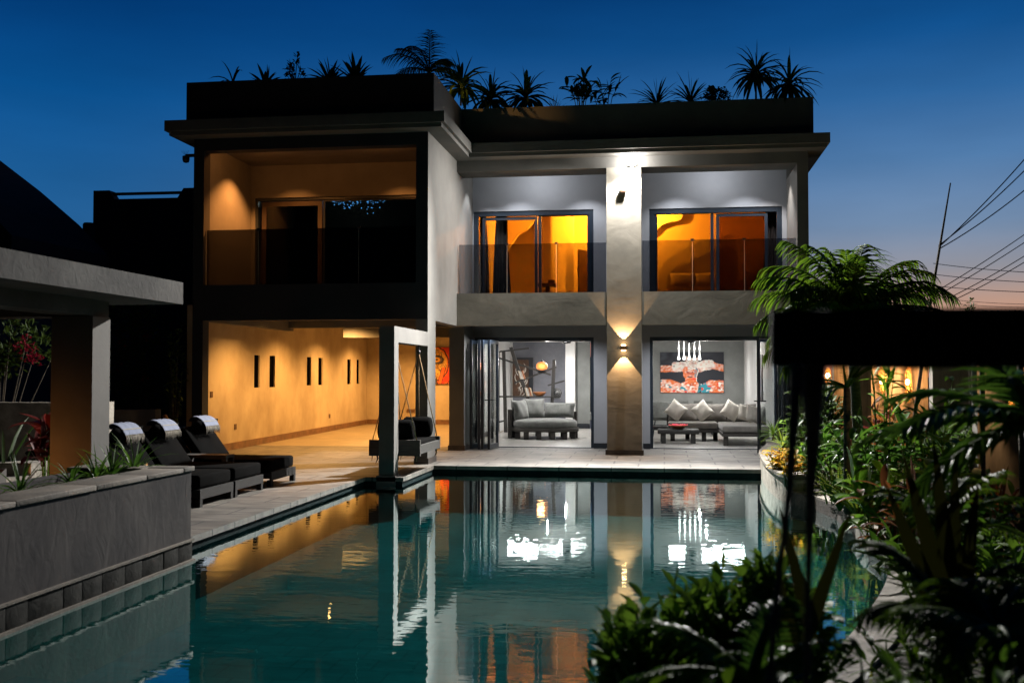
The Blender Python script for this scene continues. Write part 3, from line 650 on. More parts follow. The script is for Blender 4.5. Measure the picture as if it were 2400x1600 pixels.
for i in range(n + 1):
    a = math.pi * (1.08 - .62 * i / n)
    for r_, z in ((.79, .2), (.79, .66), (.84, .66), (.84, .2)): vs.append((dx + r_ * math.cos(a), dy + r_ * math.sin(a), z))
g.add(vs, [(i * 4 + a, i * 4 + 4 + a, i * 4 + 4 + (a + 1) % 4, i * 4 + (a + 1) % 4) for i in range(n) for a in range(4)] + [(0, 1, 2, 3), (n * 4 + 3, n * 4 + 2, n * 4 + 1, n * 4)])
g.box(dx - .86, dx - .76, dy - .26, dy - .14, .004, .68); g.box(dx + .62, dx + .72, dy + .42, dy + .52, .004, .62)
g.build('backrest', 'wood', t)
for (ox, oy, oz, w_, h_, rot, lab) in [(-.60, -.02, .66, .52, .50, RZ(62) @ RX(-14), 'plump grey velvet cushion at left edge of round daybed'), (-.30, .30, .69, .52, .50, RZ(12) @ RX(-16), 'square grey velvet cushion between the other two on daybed'),
                                       (.30, .40, .65, .80, .38, RZ(-12) @ RX(-18), 'long grey velvet cushion on right back of daybed')]:
    g = MB(); g.pillow((dx + ox, dy + oy, oz), w_, h_, .24, rot); tag(g.build('cushion', 'velvet', at_=(dx + ox, dy + oy, oz)), lab, 'cushion')
g = MB(); SY = 27.6
def zz(zx, zy, Y=SY): return at(1020 + zx / 3.734, 700 + zy / 3.734, 'Y', Y)      # corner shelf pole ends
t = thing('branch_shelf', 'open shelf of dark poles crossing at odd angles behind daybed', 'shelf', (dx, SY, 0))
for a, b, w_ in [((600, 460), (618, 1185), .085), ((662, 425), (815, 880), .085), ((565, 462), (822, 433), .04), ((560, 518), (1012, 665), .045), ((693, 737), (1062, 596), .045), ((985, 758), (1133, 717), .04),
                 ((1042, 533), (1022, 960), .085), ((558, 460), (556, 1160), .035), ((560, 1077), (612, 1065), .04), ((1060, 960), (1150, 942), .04)]:
    g = MB(); g.bar(zz(*a), zz(*b), w_); g.build('pole', 'woodgrey', t)
g = MB(); g.bar(zz(562, 855), zz(1092, 857), .26, .035); g.build('shelf_board', 'woodgrey', t)
q = zz(934, 590); t = thing('lantern', 'glowing orange patterned round lantern on the crossed shelf poles', 'lantern', zz(934, 628))
g = MB(); g.lathe(q, [(.05, -.10), (.13, -.07), (.155, -.01), (.145, .05), (.10, .09), (.04, .115)], 20); g.build('shade', 'lantern', t)
g = MB(); g.lathe(q, [(.13, -.14), (.12, -.11), (.1, -.1)], 16); g.lathe(q + Vector((0, 0, .115)), [(.035, 0), (.03, .03), (.008, .06)], 10)
for k in range(4): g.bar(q + Vector((.11 * math.cos(k * 1.57 + .7), .11 * math.sin(k * 1.57 + .7), -.12)), q + Vector((.12 * math.cos(k * 1.57 + .7), .12 * math.sin(k * 1.57 + .7), -.2)), .02)
g.build('lantern_frame', 'black', t); lamp('POINT', q + Vector((0, -.25, 0)), 3, AMBER, .1, parent=t)
q = zz(912, 850); g = MB(); g.lathe(q, [(.06, 0), (.11, .02), (.165, .075), (.178, .11), (.165, .108), (.1, .05), (.01, .04)], 24); tag(g.build('bowl', 'orange_glaze', at_=q), 'glossy orange wooden bowl on the dark shelf board', 'bowl')
q = zz(1067, 822); t = thing('plate', 'round silver patterned plate standing on shelf end', 'plate', zz(1067, 852))
g = MB(); g.tube([q + Vector((0, -.01, 0)), q + Vector((0, .015, 0))], .125, 24); g.build('dish', 'silver', t)
for r_ in (.115, .07, .03):
    g = MB(); g.tube([q + Vector((r_ * math.cos(a * .3), -.015, r_ * math.sin(a * .3))) for a in range(22)], .006, 5); g.build('ring', 'black', t)
g = MB(); g.box(q.x - .09, q.x + .09, q.y - .03, q.y + .03, q.z - .15, q.z - .125); g.build('stand', 'silver', t)
def books(cx, cz, n, h, lean, lab, Y=SY):
    q = zz(cx, cz); o = thing('book_pile', lab, 'books', q)
    for k in range(n):
        g = MB(); a = q + Vector((k * .034, -.03 + .01 * (k % 2), 0)); g.bar(a, a + Vector((-lean, 0, h * (1 - .06 * (k % 3)))), .10, .026, up=(1, 0, 0)); g.build('book', ('paper', 'white', 'linen', 'orange_glaze')[k % 4], o)
books(808, 853, 5, .23, .06, 'leaning row of pale books at foot of slanting pole')
books(752, 702, 4, .22, .07, 'few small books held where two shelf poles cross')
# tall carved panel
a = at(1202, 838, 'Y', YR - .02); b = at(1250, 936, 'Y', YR - .02); b.z = .9
t = thing('carved_panel', 'tall brown framed panel carved with white squiggles on back wall', 'wall panel', ((a.x + b.x) / 2, YR - .05, b.z))
g = MB(); g.box(a.x, b.x, YR - .06, YR - .004, b.z, a.z); g.build('board', 'brown', t)
g = MB(); g.box(a.x, b.x, YR - .09, YR - .061, a.z - .06, a.z); g.box(b.x - .12, b.x, YR - .09, YR - .061, b.z, a.z - .06); g.build('panel_frame', 'black', t)
g = MB(); r2 = random.Random(3)
for k in range(11):
    cx = a.x + .08 + r2.random() * (b.x - a.x - .3); cz = b.z + .1 + r2.random() * (a.z - b.z - .3); ph = r2.random() * 6; rr = .06 + r2.random() * .05
    g.tube([(cx + rr * math.cos(ph + u * .45) * (1 - .04 * u), YR - .07, cz + rr * 1.4 * math.sin(ph + u * .45)) for u in range(8)], [.004, .009, .012, .013, .013, .012, .009, .004], 6)
g.build('squiggle', 'linen', t)
# dark blue mural strip and the second sofa seen past the grey wall
a = at(1383, 836, 'Y', YR + .9); g = MB(); g.box(a.x - .3, a.x + 1.2, YR + .9, YR + 1.0, .95, a.z); o = g.build('wall_hanging', mat('blue_hanging', (.02, .06, .11), .7, (.01, .015, .03), 7), at_=(a.x, YR + .9, .95)); tag(o, 'dark blue wall picture glimpsed at right edge of the left room', 'picture')
a = at(1392, 960, 'Y', YR - .2); t = thing('grey_sofa', 'end of a grey sofa just visible by the right door frame', 'sofa', (a.x + .5, YR - .2, 0))
g = MB(); g.box(a.x - .10, a.x + 1.2, YR - .6, YR + .3, .25, .47, .04); g.box(a.x - .1, a.x + 1.2, YR + .1, YR + .4, .45, .86, .06); g.build('seat', 'velvet', t)
for k in (0, 1):
    g = MB(); g.box(a.x - .06 + k, a.x + .04 + k, YR - .55, YR - .45, .004, .25); g.build('leg', 'wood', t)

def fan(px, Y, lab):
    q = at(px, 797, 'Y', Y); q.z = 2.27; t = thing('ceiling_fan', lab, 'ceiling fan', q)
    g = MB(); g.lathe(q, [(.02, -.05), (.09, -.04), (.11, 0), (.09, .05), (.02, .15)], 16); g.build('hub', 'black', t)
    for k in range(5):
        a_ = k * 1.2566 + .35; d = Vector((math.cos(a_), math.sin(a_), 0)); g = MB(); g.bar(q + d * .09, q + d * .72 + Vector((0, 0, .02)), .11, .012); g.build('blade', 'wood', t)
fan(1328, 24.5, 'dark five blade ceiling fan under left room ceiling'); fan(1621, 24.5, 'dark five blade ceiling fan above the sofa')

# ================================================================ RIGHT ROOM
def yy(zx, zy, Y): return at(1420 + zx / 3.733, 700 + zy / 3.733, 'Y', Y)
x0 = yy(545, 1070, 24.5).x; x1 = yy(1440, 1070, 24.5).x; xm = yy(995, 1100, 24).x
t = thing('corner_sofa', 'low L shaped taupe sofa on dark wood base below large painting', 'sofa', ((x0 + x1) / 2, 24.5, 0))
g = MB(); g.box(x0 - .02, x1, 24.42, 25.45, .20, .27); g.box(xm, x1, 22.95, 24.42, .20, .268); g.build('sofa_base', 'wood', t)
for lx, ly in [(x0 + .05, 24.5), (x0 + .75, 24.5), (xm + .03, 23.0), (xm - .1, 24.9), (x1 - .15, 23.0), (x0 + .4, 25.3), (x1 - .15, 25.3)]:
    g = MB(); g.box(lx, lx + .10, ly, ly + .10, .004, .20); g.build('leg', 'wood', t)
g = MB(); g.box(x0, xm - .01, 24.44, 25.2, .272, .43, .045); g.build('seat_cushion', 'sofa', t)
g = MB(); g.box(xm + .01, x1 - .1, 22.98, 25.2, .272, .42, .045); g.build('seat_cushion', 'sofa', t)
for k in range(3):
    w_ = (x1 - x0 - .25) / 3; g = MB(); g.pillow((x0 + w_ * (k + .5), 25.22, .62), w_ * 1.02, .44, .26, RX(-12)); g.build('back_cushion', 'sofa', t)
g = MB(); g.pillow((x1 - .14, 24.1, .62), .95, .42, .26, RZ(90) @ RX(14)); g.build('back_cushion', 'velvet', t)
g = MB(); g.box(x0 - .03, x1 + .02, 25.36, 25.44, .27, .60); g.box(x1 - .03, x1 + .03, 23.2, 25.36, .27, .55); g.build('backrest', 'wood', t)
for zx, zy, Y, w_, rot, lab, m_ in [(612, 975, 24.9, .40, RY(38) @ I3, 'cream cushion on its corner, leftmost on the corner sofa', 'linen'), (843, 980, 24.9, .40, RY(50), 'cream cushion on its corner at middle of the sofa', 'linen'),
                               (1097, 978, 24.8, .40, RY(32), 'cream cushion tilted on the sofa just left of open glass door', 'linen'), (1222, 1000, 24.5, .36, RZ(25) @ RY(12), 'pale cushion behind the glass door frame on chaise', 'linen'),
                               (1290, 1008, 23.9, .38, RZ(38) @ RY(8), 'pale knitted cushion against sofa arm right of door frame', 'linen')]:
    q = yy(zx, zy, Y); g = MB(); g.pillow(q, w_, w_, .17, RX(-14) @ rot); tag(g.build('cushion', m_, at_=q), lab, 'cushion')
def low_table(x0, x1, y0, y1, h, lab):
    t = thing('coffee_table', lab, 'table', ((x0 + x1) / 2, (y0 + y1) / 2, 0))
    g = MB(); g.box(x0, x1, y0, y1, h - .10, h, .025); g.build('table_top', 'woodgrey', t)
    for ax in (x0 + .08, x1 - .18):
        for ay in (y0 + .05, y1 - .15):
            g = MB(); g.box(ax, ax + .10, ay, ay + .10, .004, h - .098); g.build('leg', 'woodgrey', t)
low_table(yy(452, 1140, 23.6).x, yy(818, 1140, 23.6).x, 23.55, 24.1, .31, 'low dark slab coffee table in front of sofa, bowl of flowers on it')
low_table(yy(300, 1100, 24.4).x, yy(548, 1100, 24.4).x, 24.15, 24.38, .36, 'second dark low table partly hidden behind column, left of sofa')
q = yy(632, 1136, 23.8); q.z = .312; t = thing('flower_bowl', 'shallow bowl heaped with pink flowers on coffee table', 'flower bowl', q)
g = MB(); g.lathe(q, [(.07, 0), (.10, .015), (.20, .07), (.22, .085), (.19, .075), (.01, .03)], 24); g.build('bowl', 'orange_glaze', t)
g = MB(); r2 = random.Random(5)
for k in range(70):
    a_ = r2.random() * 6.28; r_ = .18 * r2.random() ** .5; g.leaf(q + Vector((r_ * math.cos(a_), r_ * math.sin(a_), .06)), (math.cos(a_), math.sin(a_), .8 + r2.random()), (0, 0, 1), .06, .05, .3, 2, .2, 'oval')
g.build('petals', 'petalp', t)
# dining chairs, table behind the sofa
def chair(x, y, lab, grp='grey dining chairs behind the sofa'):
    t = thing('dining_chair', lab, 'chair', (x, y, 0), grp)
    g = MB(); g.box(x - .24, x + .24, y - .22, y + .22, .40, .47, .02); g.build('seat', 'velvet', t)
    g = MB(); g.box(x - .24, x + .24, y - .25, y - .19, .45, .86, .03); g.build('backrest', 'velvet', t)
    for sx_ in (-.2, .2):
        for sy_ in (-.18, .18):
            g = MB(); g.bar((x + sx_ * .8, y + sy_ * .8, .41), (x + sx_ * 1.1, y + sy_ * 1.1, .004), .03); g.build('leg', 'black', t)
chair(yy(490, 900, 26.2).x, 26.2, 'grey upholstered dining chair at left end of sofa, legs showing')
chair(yy(640, 900, 27.2).x, 27.2, 'dining chair back rising behind leftmost cream cushion'); chair(yy(850, 900, 27.2).x, 27.2, 'dining chair back rising behind the middle cream cushion')
x_ = yy(650, 950, 27.8).x; t = thing('dining_table', 'dark dining table half hidden behind the sofa', 'table', (x_, 27.9, 0))
g = MB(); g.box(x_ - 1.0, x_ + .7, 27.5, 28.4, .70, .75); g.build('table_top', 'wood', t)
for a_ in (-.9, .55):
    g = MB(); g.box(x_ + a_, x_ + a_ + .1, 27.85, 28.0, .004, .70); g.build('leg', 'wood', t)
# five drop pendant
t = thing('pendant_lamp', 'row of five glowing slender glass drop pendants before painting', 'pendant lamp', yy(730, 375, 27.4))
PY = 27.4
g = MB(); a = yy(620, 372, PY); b = yy(838, 372, PY); g.box(a.x, b.x, PY - .05, PY + .05, 2.38, 2.42); g.build('canopy', 'silver', t)
for k in range(5):
    q = yy(638 + k * 45.5, 455, PY); zt = yy(638, 392, PY).z; zb = yy(638, 530, PY).z; zm = yy(638, 440, PY).z
    g = MB(); g.lathe((q.x, q.y, 0), [(.006, 2.40), (.006, zt), (.022, zm), (.009, zm - .03), (.012, zb + .12), (.034, zb + .02), (.038, zb), (.015, zb - .01)], 10); g.build('glass_drop', 'pendant_glow', t)

# interior lights: long white ceiling panels of the two rooms
for x, y, hw, p_, lab in [(-2.75, 25.3, .95, 170, 'long white ceiling light panel of left ground floor room'), (.95, 25.0, .85, 150, 'long white ceiling light panel of the right ground floor room'),
                      (-2.6, 28.4, .5, 110, 'short white ceiling light at the back of left room'), (.9, 28.3, .5, 90, 'short white ceiling light above dining table')]:
    t = thing('ceiling_light', lab, 'ceiling light', (x, y, 2.42))
    g = MB(); g.box(x - hw - .03, x + hw + .03, y - .10, y + .10, 2.395, 2.419); g.build('rim', 'white', t)
    g = MB(); g.box(x - hw, x + hw, y - .07, y + .07, 2.388, 2.394); g.build('lens', 'ceiling_lamp' if hw > .6 else 'white', t)
    if hw > .6: lamp('AREA', (x, y, 2.38), p_ * .42, (1, .98, .95), aim=(x, y, 0), size=(hw * 2, .10), parent=t)
    else: lamp('SPOT', (x, y, 2.38), p_ * 2.2, (1, .98, .95), .02, cone=165, blend=.9, parent=t)
    lamp('POINT', (x, y, 1.85), p_ * .26, (1, .98, .95), .008, parent=t)  # bare point added below the fitting to light the ceiling

# ================================================================ PAINTINGS
def painting(name, x0, x1, z0, z1, y, fn, nx, ny, lab):
    t = thing(name, lab, 'painting', ((x0 + x1) / 2, y, z0))
    me = bpy.data.meshes.new('canvas'); vs = []; cs = []
    for j in range(ny + 1):
        for i in range(nx + 1):
            u, v = i / nx, j / ny; vs.append((x0 + u * (x1 - x0) - t.location.x, y - .03 - t.location.y, z1 - v * (z1 - z0) - t.location.z)); cs.append(fn(u, v))
    me.from_pydata(vs, [], [(j * (nx + 1) + i, (j + 1) * (nx + 1) + i, (j + 1) * (nx + 1) + i + 1, j * (nx + 1) + i + 1) for j in range(ny) for i in range(nx)])
    ca = me.color_attributes.new('paint', 'FLOAT_COLOR', 'POINT')
    for i, c in enumerate(cs): ca.data[i].color = tuple(c) + (1,)
    m, n, b, o_ = base_mat(name + '_canvas'); a = n.nodes.new('ShaderNodeAttribute'); a.attribute_name = 'paint'; n.links.new(a.outputs[0], b.inputs['Base Color']); b.inputs['Roughness'].default_value = .6
    me.materials.append(m); o = bpy.data.objects.new('canvas', me); col.objects.link(o); o.parent = t
    g = MB(); g.box(x0 - .01, x1 + .01, y - .028, y - .002, z0 - .01, z1 + .01); g.build('stretcher', 'black', t)
from mathutils import noise as mn
def nz2(u, v, s, k=0): return mn.noise(Vector((u * s, v * s, k)))
def mixc(a, b, t): t = max(0, min(1, t)); return tuple(x + (y - x) * t for x, y in zip(a, b))
def segd(u, v, a, b):
    ax, ay = a; bx_, by = b; du, dv = bx_ - ax, by - ay; t = max(0, min(1, ((u - ax) * du + (v - ay) * dv) / (du * du + dv * dv))); return math.hypot(u - ax - t * du, v - ay - t * dv), t
def figure_paint(u, v):
    U = u * 1.58; n1 = nz2(u, v, 9); n2 = nz2(u, v, 24, 3); n3 = nz2(u, v, 5, 7); n4 = nz2(u, v, 16, 11)
    c = mixc((.004, .006, .014), (.05, .055, .07), (.9 - v * 2.6) * (.5 + n1) * (1 - u) * 1.5)
    O = (.72, .15, .03); W_ = (.80, .75, .68); T = (.02, .25, .32); K = (.01, .012, .02)
    def skin(light, warm):
        q = mixc(O, W_, light + n2 * .8); q = mixc(q, (.35, .04, .01), (n1 * 1.8 - .3 + warm)); q = mixc(q, K, (n4 * 3 - 1.7)); return q
    # forearms crossing the face from both sides
    for a, b, w_ in (((-.02, .41), (.40, .40), .085), ((.40, .36), (.72, .36), .13)):
        d, t = segd(U, v, a, b)
        if d < w_ * (1 + .25 * n1): c = skin(.25 + (.75 if w_ > .1 else .1) - max(0, (v - .38)) * 4, .0)
    for a, b, w_ in (((1.62, .40), (1.22, .30), .085), ((1.22, .30), (.92, .36), .13)):
        d, t = segd(U, v, a, b)
        if d < w_ * (1 + .25 * n1): c = skin(.25 + (.75 if w_ > .1 else .1) - max(0, (v - .36)) * 4, .0)
    # face under the hands
    fx, fy = (U - .75) / .19, (v - .50) / .20
    if fx * fx + fy * fy < 1 + .3 * n1 and v > .35: c = skin(.35 - abs(fx) * .5, .05) if fx < .55 else mixc(skin(0, .2), T, .6 + n2)
    # hands and fingers
    for k in range(5):
        d, t = segd(U, v, (.60 + k * .03, .10 + k * .055), (.86, .20 + k * .052))
        if d < .030: c = mixc(skin(.85, -.2), K, (d - .022) * 120)
        d, t = segd(U, v, (.95 - k * .02, .14 + k * .06), (.70, .25 + k * .05))
        if d < .024: c = mixc(skin(.9, -.2), K, (d - .017) * 150)
    if abs(U - .74) < .09 and abs(v - .50 - .02 * math.cos((U - .74) * 30)) < .014: c = (.25, .03, .02)
    if abs(U - .74) < .07 and abs(v - .535) < .02: c = (.6, .12, .05)
    if abs(U - .74) < .06 and abs(v - .61) < .012: c = K
    # neck and shoulders, strongly coloured
    sh = .67 + .03 * n1
    l = U < .50 and v > sh + max(0, (U - .25)) * .32 + abs(U - .22) ** 2 * .3
    r = U > 1.06 and v > sh + max(0, 1.22 - U) * .5 + .02
    ch = v > .74 - .05 * math.cos((U - .75) * 8) + abs(U - .75) * .05 and .45 < U < 1.1
    nk = .62 < U < .92 and v > .62
    if l or r or ch or nk:
        c = skin(.35 + n3, .0)
        if n3 + n4 * .6 > .33: c = T
        if n1 * 1.1 + n2 > .55: c = W_
        if n4 > .42: c = (.8, .05, .02)
        if abs(U - .98) < .05 + .05 * n1 and v > .66: c = mixc(T, K, .5 + n2)
    if abs(U - .93 + .03 * math.sin(v * 12)) < .008 and .42 < v < .72: c = W_
    return c
a = at(1548, 826, 'Y', YR); b = at(1696, 920, 'Y', YR)
painting('figure_painting', a.x, b.x, b.z, a.z, YR, figure_paint, 190, 120, 'wide painting of figure covering eyes with both hands, orange and black')
def eye_paint(u, v):
    n1 = nz2(u, v, 7); n2 = nz2(u, v, 20, 2); c = mixc((.75, .16, .01), (.9, .45, .03), .5 + n1)
    r1 = math.hypot(u - .30, (v - .45) * 1.3); c = mixc(c, (.55, .03, .01), 1.5 - abs(r1 - .75) * 6 + n1)
    if abs(r1 - .62 - .03 * n1) < .022 or abs(r1 - .90) < .02: c = (.02, .01, .01)
    if r1 < .55: c = mixc((.75, .42, .08), (.2, .1, .04), .4 + n2 * 1.5 + n1)
    e = math.hypot((u - .42) * 1.0, (v - .34) * 2.4)
    if e < .26: c = (.12, .08, .06)
    if e < .15: c = (.9, .4, .02)
    if e < .05: c = (.02, .01, .01)
    if abs(e - .27) < .03: c = (.02, .01, .01)
    if abs(u - .62 + (v - .8) * .4) < .07 and v > .55: c = (.85, .12, .01)
    if abs(abs(u - .62 + (v - .8) * .4) - .08) < .015 and v > .55: c = (.02, .01, .01)
    if v > .82 + n1 * .1 and u < .45: c = (.05, .025, .01)
    return c
a = at(1001, 814, 'Y', 31.78); b = at(1056, 899, 'Y', 31.78)
painting('abstract_painting', a.x, b.x, b.z, a.z, 31.78, eye_paint, 60, 90, 'fiery orange abstract painting with a dark eye on patio back wall')
g = MB()

# ================================================================ BEDROOMS
for x, y, p_, nm in [(-1.6, 24.9, 78, 'left'), (-.35, 25.2, 26, 'right')]:
    t = thing('bedroom_lamp', 'hidden orange lamp lighting the %s upstairs bedroom' % nm, 'lamp', (x, y, 5.45)); p_ *= 10; g = MB(); g.lathe((x, y, 0), [(.1, 5.38), (.12, 5.42), (.12, 5.49)], 16); g.build('lamp_body', 'white', t)
    lamp('POINT', (x, y, 5.36), p_, (1, .285, .010), .03, parent=t)
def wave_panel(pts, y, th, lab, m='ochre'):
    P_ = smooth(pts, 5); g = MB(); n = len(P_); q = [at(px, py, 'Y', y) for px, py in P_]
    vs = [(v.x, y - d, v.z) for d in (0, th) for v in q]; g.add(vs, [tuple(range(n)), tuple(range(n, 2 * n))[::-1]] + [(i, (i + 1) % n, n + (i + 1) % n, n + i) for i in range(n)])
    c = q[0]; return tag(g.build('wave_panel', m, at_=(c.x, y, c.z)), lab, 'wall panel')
Z = lambda x, y: (1040 + x / 2.529, 80 + y / 2.529)
wave_panel([Z(360, 1060), Z(560, 1060), Z(540, 1110), Z(500, 1160), Z(450, 1190), Z(420, 1230), Z(380, 1290), Z(330, 1400), Z(330, 1250)], 25.6, .18, 'raised wavy plaster shape on wall left bedroom behind dark curtain')
wave_panel([Z(1240, 1040), Z(1395, 1045), Z(1415, 1080), Z(1395, 1108), Z(1340, 1118), Z(1295, 1135), Z(1270, 1160), Z(1240, 1180)], 25.9, .10, 'small rounded wall shape whitened to look lit at top of right bedroom window', 'white')  # lit look put into the colour: white beside the ochre panels
wave_panel([Z(1260, 1520), Z(1290, 1400), Z(1320, 1345), Z(1390, 1300), Z(1450, 1270), Z(1520, 1235), Z(1620, 1215), Z(1720, 1215), Z(1720, 1560), Z(1400, 1580)], 25.6, .14, 'broad wavy headboard layer curving up behind right bedroom bed')
wave_panel([Z(1320, 1560), Z(1330, 1440), Z(1370, 1392), Z(1440, 1370), Z(1500, 1330), Z(1600, 1290), Z(1720, 1280), Z(1720, 1580)], 25.3, .14, 'inner wavy headboard layer right behind the bed pillows')
q = at(*Z(1460, 1500), 'Y', 24.6)
t = thing('bed', 'dark covered bed low behind the right bedroom window', 'bed', (q.x + .3, 24.4, 2.99)); g = MB(); g.box(q.x - .55, q.x + 1.3, 23.4, 25.1, 3.0, 3.30, .05); g.build('mattress', 'brown', t)
g = MB(); g.box(q.x - .62, q.x + 1.36, 25.05, 25.12, 3.0, 3.45); g.build('headboard', 'brown', t)
for zx, lab in ((1420, 'pillow on left side of the upstairs bed'), (1560, 'pillow on right side of the upstairs bed')):
    q = at(*Z(zx, 1455), 'Y', 24.85); g = MB(); g.pillow(q, .62, .34, .18, RX(-20)); tag(g.build('pillow', 'ochre', at_=q), lab, 'pillow')
# left bedroom: door leaf, pillar, side table
a = at(*Z(725, 1100), 'Y', 25.2); b = at(*Z(770, 1100), 'Y', 25.2)
g = MB(); g.box(a.x, b.x, 25.2, 25.4, 2.99, 5.5); o = g.build('bedroom_pillar', 'ochre', at_=(a.x, 25.2, 2.99)); tag(o, 'narrow orange lit pillar inside the left bedroom', 'pillar')
a = at(*Z(798, 1100), 'Y', 24.6); b = at(*Z(885, 1100), 'Y', 25.6)
t = thing('bedroom_door', 'half open brown door inside left bedroom by window edge', 'door', (a.x, 24.8, 2.99)); g = MB(); g.bar((a.x, 24.6, 3.5), (b.x, 25.0, 3.5), .04, 1.0); g.bar((a.x, 24.6, 3.9 + .3), (b.x, 25.0, 4.2), .04, .4); g.build('door_leaf', 'brown', t)
g = MB(); q = at(*Z(794, 1395), 'Y', 24.55); g.bar(q + Vector((0, -.03, -.05)), q + Vector((0, -.03, .05)), .02); g.build('handle', 'black', t)
q = at(*Z(620, 1500), 'Y', 24.0); t = thing('side_table', 'small brown bedside table low in the left bedroom window', 'table', (q.x, 24.0, 2.99))
g = MB(); g.box(q.x - .25, q.x + .18, 23.8, 24.2, q.z + .02, q.z + .08); g.build('table_top', 'brown', t)
g = MB(); g.box(q.x - .05, q.x + .03, 23.9, 24.1, 2.99, q.z + .02); g.build('leg', 'brown', t)
g = MB(); g.box(q.x - .0, q.x + .14, 23.95, 24.1, q.z + .08, q.z + .16); tag(g.build('box', 'brown', at_=(q.x, 24, q.z)), 'small brown box on the bedside table', 'box')
# curtains
def curtain(pl, y, lab, m='curtain'):
    """pl: rows (z, x_left, x_right) from the top; hung pleats"""
    g = MB(); n = 40; vs = []
    for z, xa, xb in pl:
        for i in range(n + 1): vs.append((xa + (xb - xa) * i / n, y + .045 * math.sin(i * 1.35) + .02 * math.sin(i * .5), z))
    fs = [(r * (n + 1) + i, (r + 1) * (n + 1) + i, (r + 1) * (n + 1) + i + 1, r * (n + 1) + i + 1) for r in range(len(pl) - 1) for i in range(n)]
    g.add(vs, fs, True); return tag(g.build('curtain', m, at_=((pl[0][1] + pl[0][2]) / 2, y, pl[-1][0])), lab, 'curtain')
CY = 22.15; cx = lambda zx: at(*Z(zx, 1200), 'Y', CY).x
curtain([(4.85, cx(310), cx(378)), (4.2, cx(300), cx(380)), (3.6, cx(294), cx(392)), (3.0, cx(288), cx(405))], CY, 'dark curtain gathered in middle of the left bedroom window')
curtain([(4.85, cx(215), cx(250)), (4.2, cx(215), cx(262)), (3.6, cx(212), cx(268)), (3.0, cx(212), cx(272))], CY, 'narrow dark curtain at left edge of the left bedroom window')
curtain([(4.85, cx(1908), cx(1990)), (4.0, cx(1900), cx(1990)), (3.0, cx(1885), cx(1990))], CY, 'dark curtain at right edge of right bedroom window')
curtain([(4.85, at(612, 500, 'Y', 20.2).x, at(640, 500, 'Y', 20.2).x), (3.0, at(610, 500, 'Y', 20.2).x, at(646, 500, 'Y', 20.2).x)], 20.2, 'dark curtain behind the sliding door of the left balcony')
lamp('POINT', (-6.9, 22.6, 5.4), 3.2, (.85, 1, .92), .02, parent=V, name='room_light')
# added glowing dots that imitate sky reflected in the dark upper glass
r2 = random.Random(12); t = thing('glint_cluster', 'added tiny glowing blue dots imitating sky reflected in left balcony glass', 'lights', (-5.4, 20.3, 4.7))
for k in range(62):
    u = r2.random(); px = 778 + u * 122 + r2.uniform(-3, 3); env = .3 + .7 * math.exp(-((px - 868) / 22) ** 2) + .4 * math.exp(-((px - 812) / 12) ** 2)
    q = at(px, 470 + r2.random() ** 1.3 * 34 * env, 'Y', 20.35); g = MB(); s_ = .006 + r2.random() * .006; g.lathe(q, [(.001, -s_), (s_, 0), (.001, s_)], 6); g.build('light', 'sky_glint', t)  # each dot stands in for a reflection, no lamp hangs there

# ================================================================ LEFT SIDE
# swing frame standing in the pool edge, hanging daybed
t = thing('swing_frame', 'grey plaster post and beam of swing standing at pool edge, joined to wing', 'swing frame', (-4.05, 15.5, 0))
g = MB(); g.box(-4.16, -3.93, 15.31, 15.56, WZ - 1.3, 2.22); g.build('post', 'plaster', t)
g = MB(); g.box(-4.19, -3.90, 15.28, 15.59, WZ - .05, .02); g.build('post_skirting', 'skirt', t)
g = MB(); g.box(-4.16, -3.93, 15.56, YA, 1.985, 2.22); g.build('beam', 'plaster', t)
sw = thing('hanging_daybed', 'dark cushioned swing bed hanging on ropes from plaster beam', 'swing', (-4.02, 16.4, .4))
SX0, SX1, SY0, SY1 = -4.42, -3.63, 15.70, 17.17
g = MB(); g.box(SX0, SX1, SY0, SY0 + .06, .28, .52); g.box(SX0, SX1, SY1 - .06, SY1, .30, .50); g.box(SX0, SX0 + .05, SY0 + .06, SY1 - .06, .30, .45)
g.box(SX0 + .05, SX1 - .04, SY0 + .06, SY1 - .06, .30, .34); g.build('bed_frame', 'wood', sw)
g = MB(); g.box(SX1 - .04, SX1, SY0 + .06, SY1 - .06, .31, .44); g.build('side_rail', 'woodgrey', sw)
g = MB(); g.box(SX0 + .06, SX1 - .05, SY0 + .07, SY1 - .07, .342, .50, .04); g.build('mattress', 'cush', sw)
for y_, lab in ((SY0 + .20, 'dark roll cushion at near end of the hanging daybed'), (SY1 - .18, 'dark roll cushion at far end of the hanging daybed')):
    g = MB(); zc = .66; xa, xb = (SX0 + .10, SX1 - .14) if y_ < 16 else (SX0 + .22, SX1 - .1)
    pr = [(0, .001), (0, .10), (.015, .145), (.05, .16), (xb - xa - .05, .16), (xb - xa - .015, .145), (xb - xa, .10), (xb - xa, .001)]
    vs = [(xa + a, y_ + r_ * .85 * math.cos(2 * math.pi * j / 20), zc + r_ * math.sin(2 * math.pi * j / 20)) for a, r_ in pr for j in range(20)]
    g.add(vs, [(i * 20 + j, i * 20 + (j + 1) % 20, i * 20 + 20 + (j + 1) % 20, i * 20 + 20 + j) for i in range(7) for j in range(20)], True)
    tag(g.build('bolster', 'cush', at_=((xa + xb) / 2, y_, zc)), lab, 'cushion')
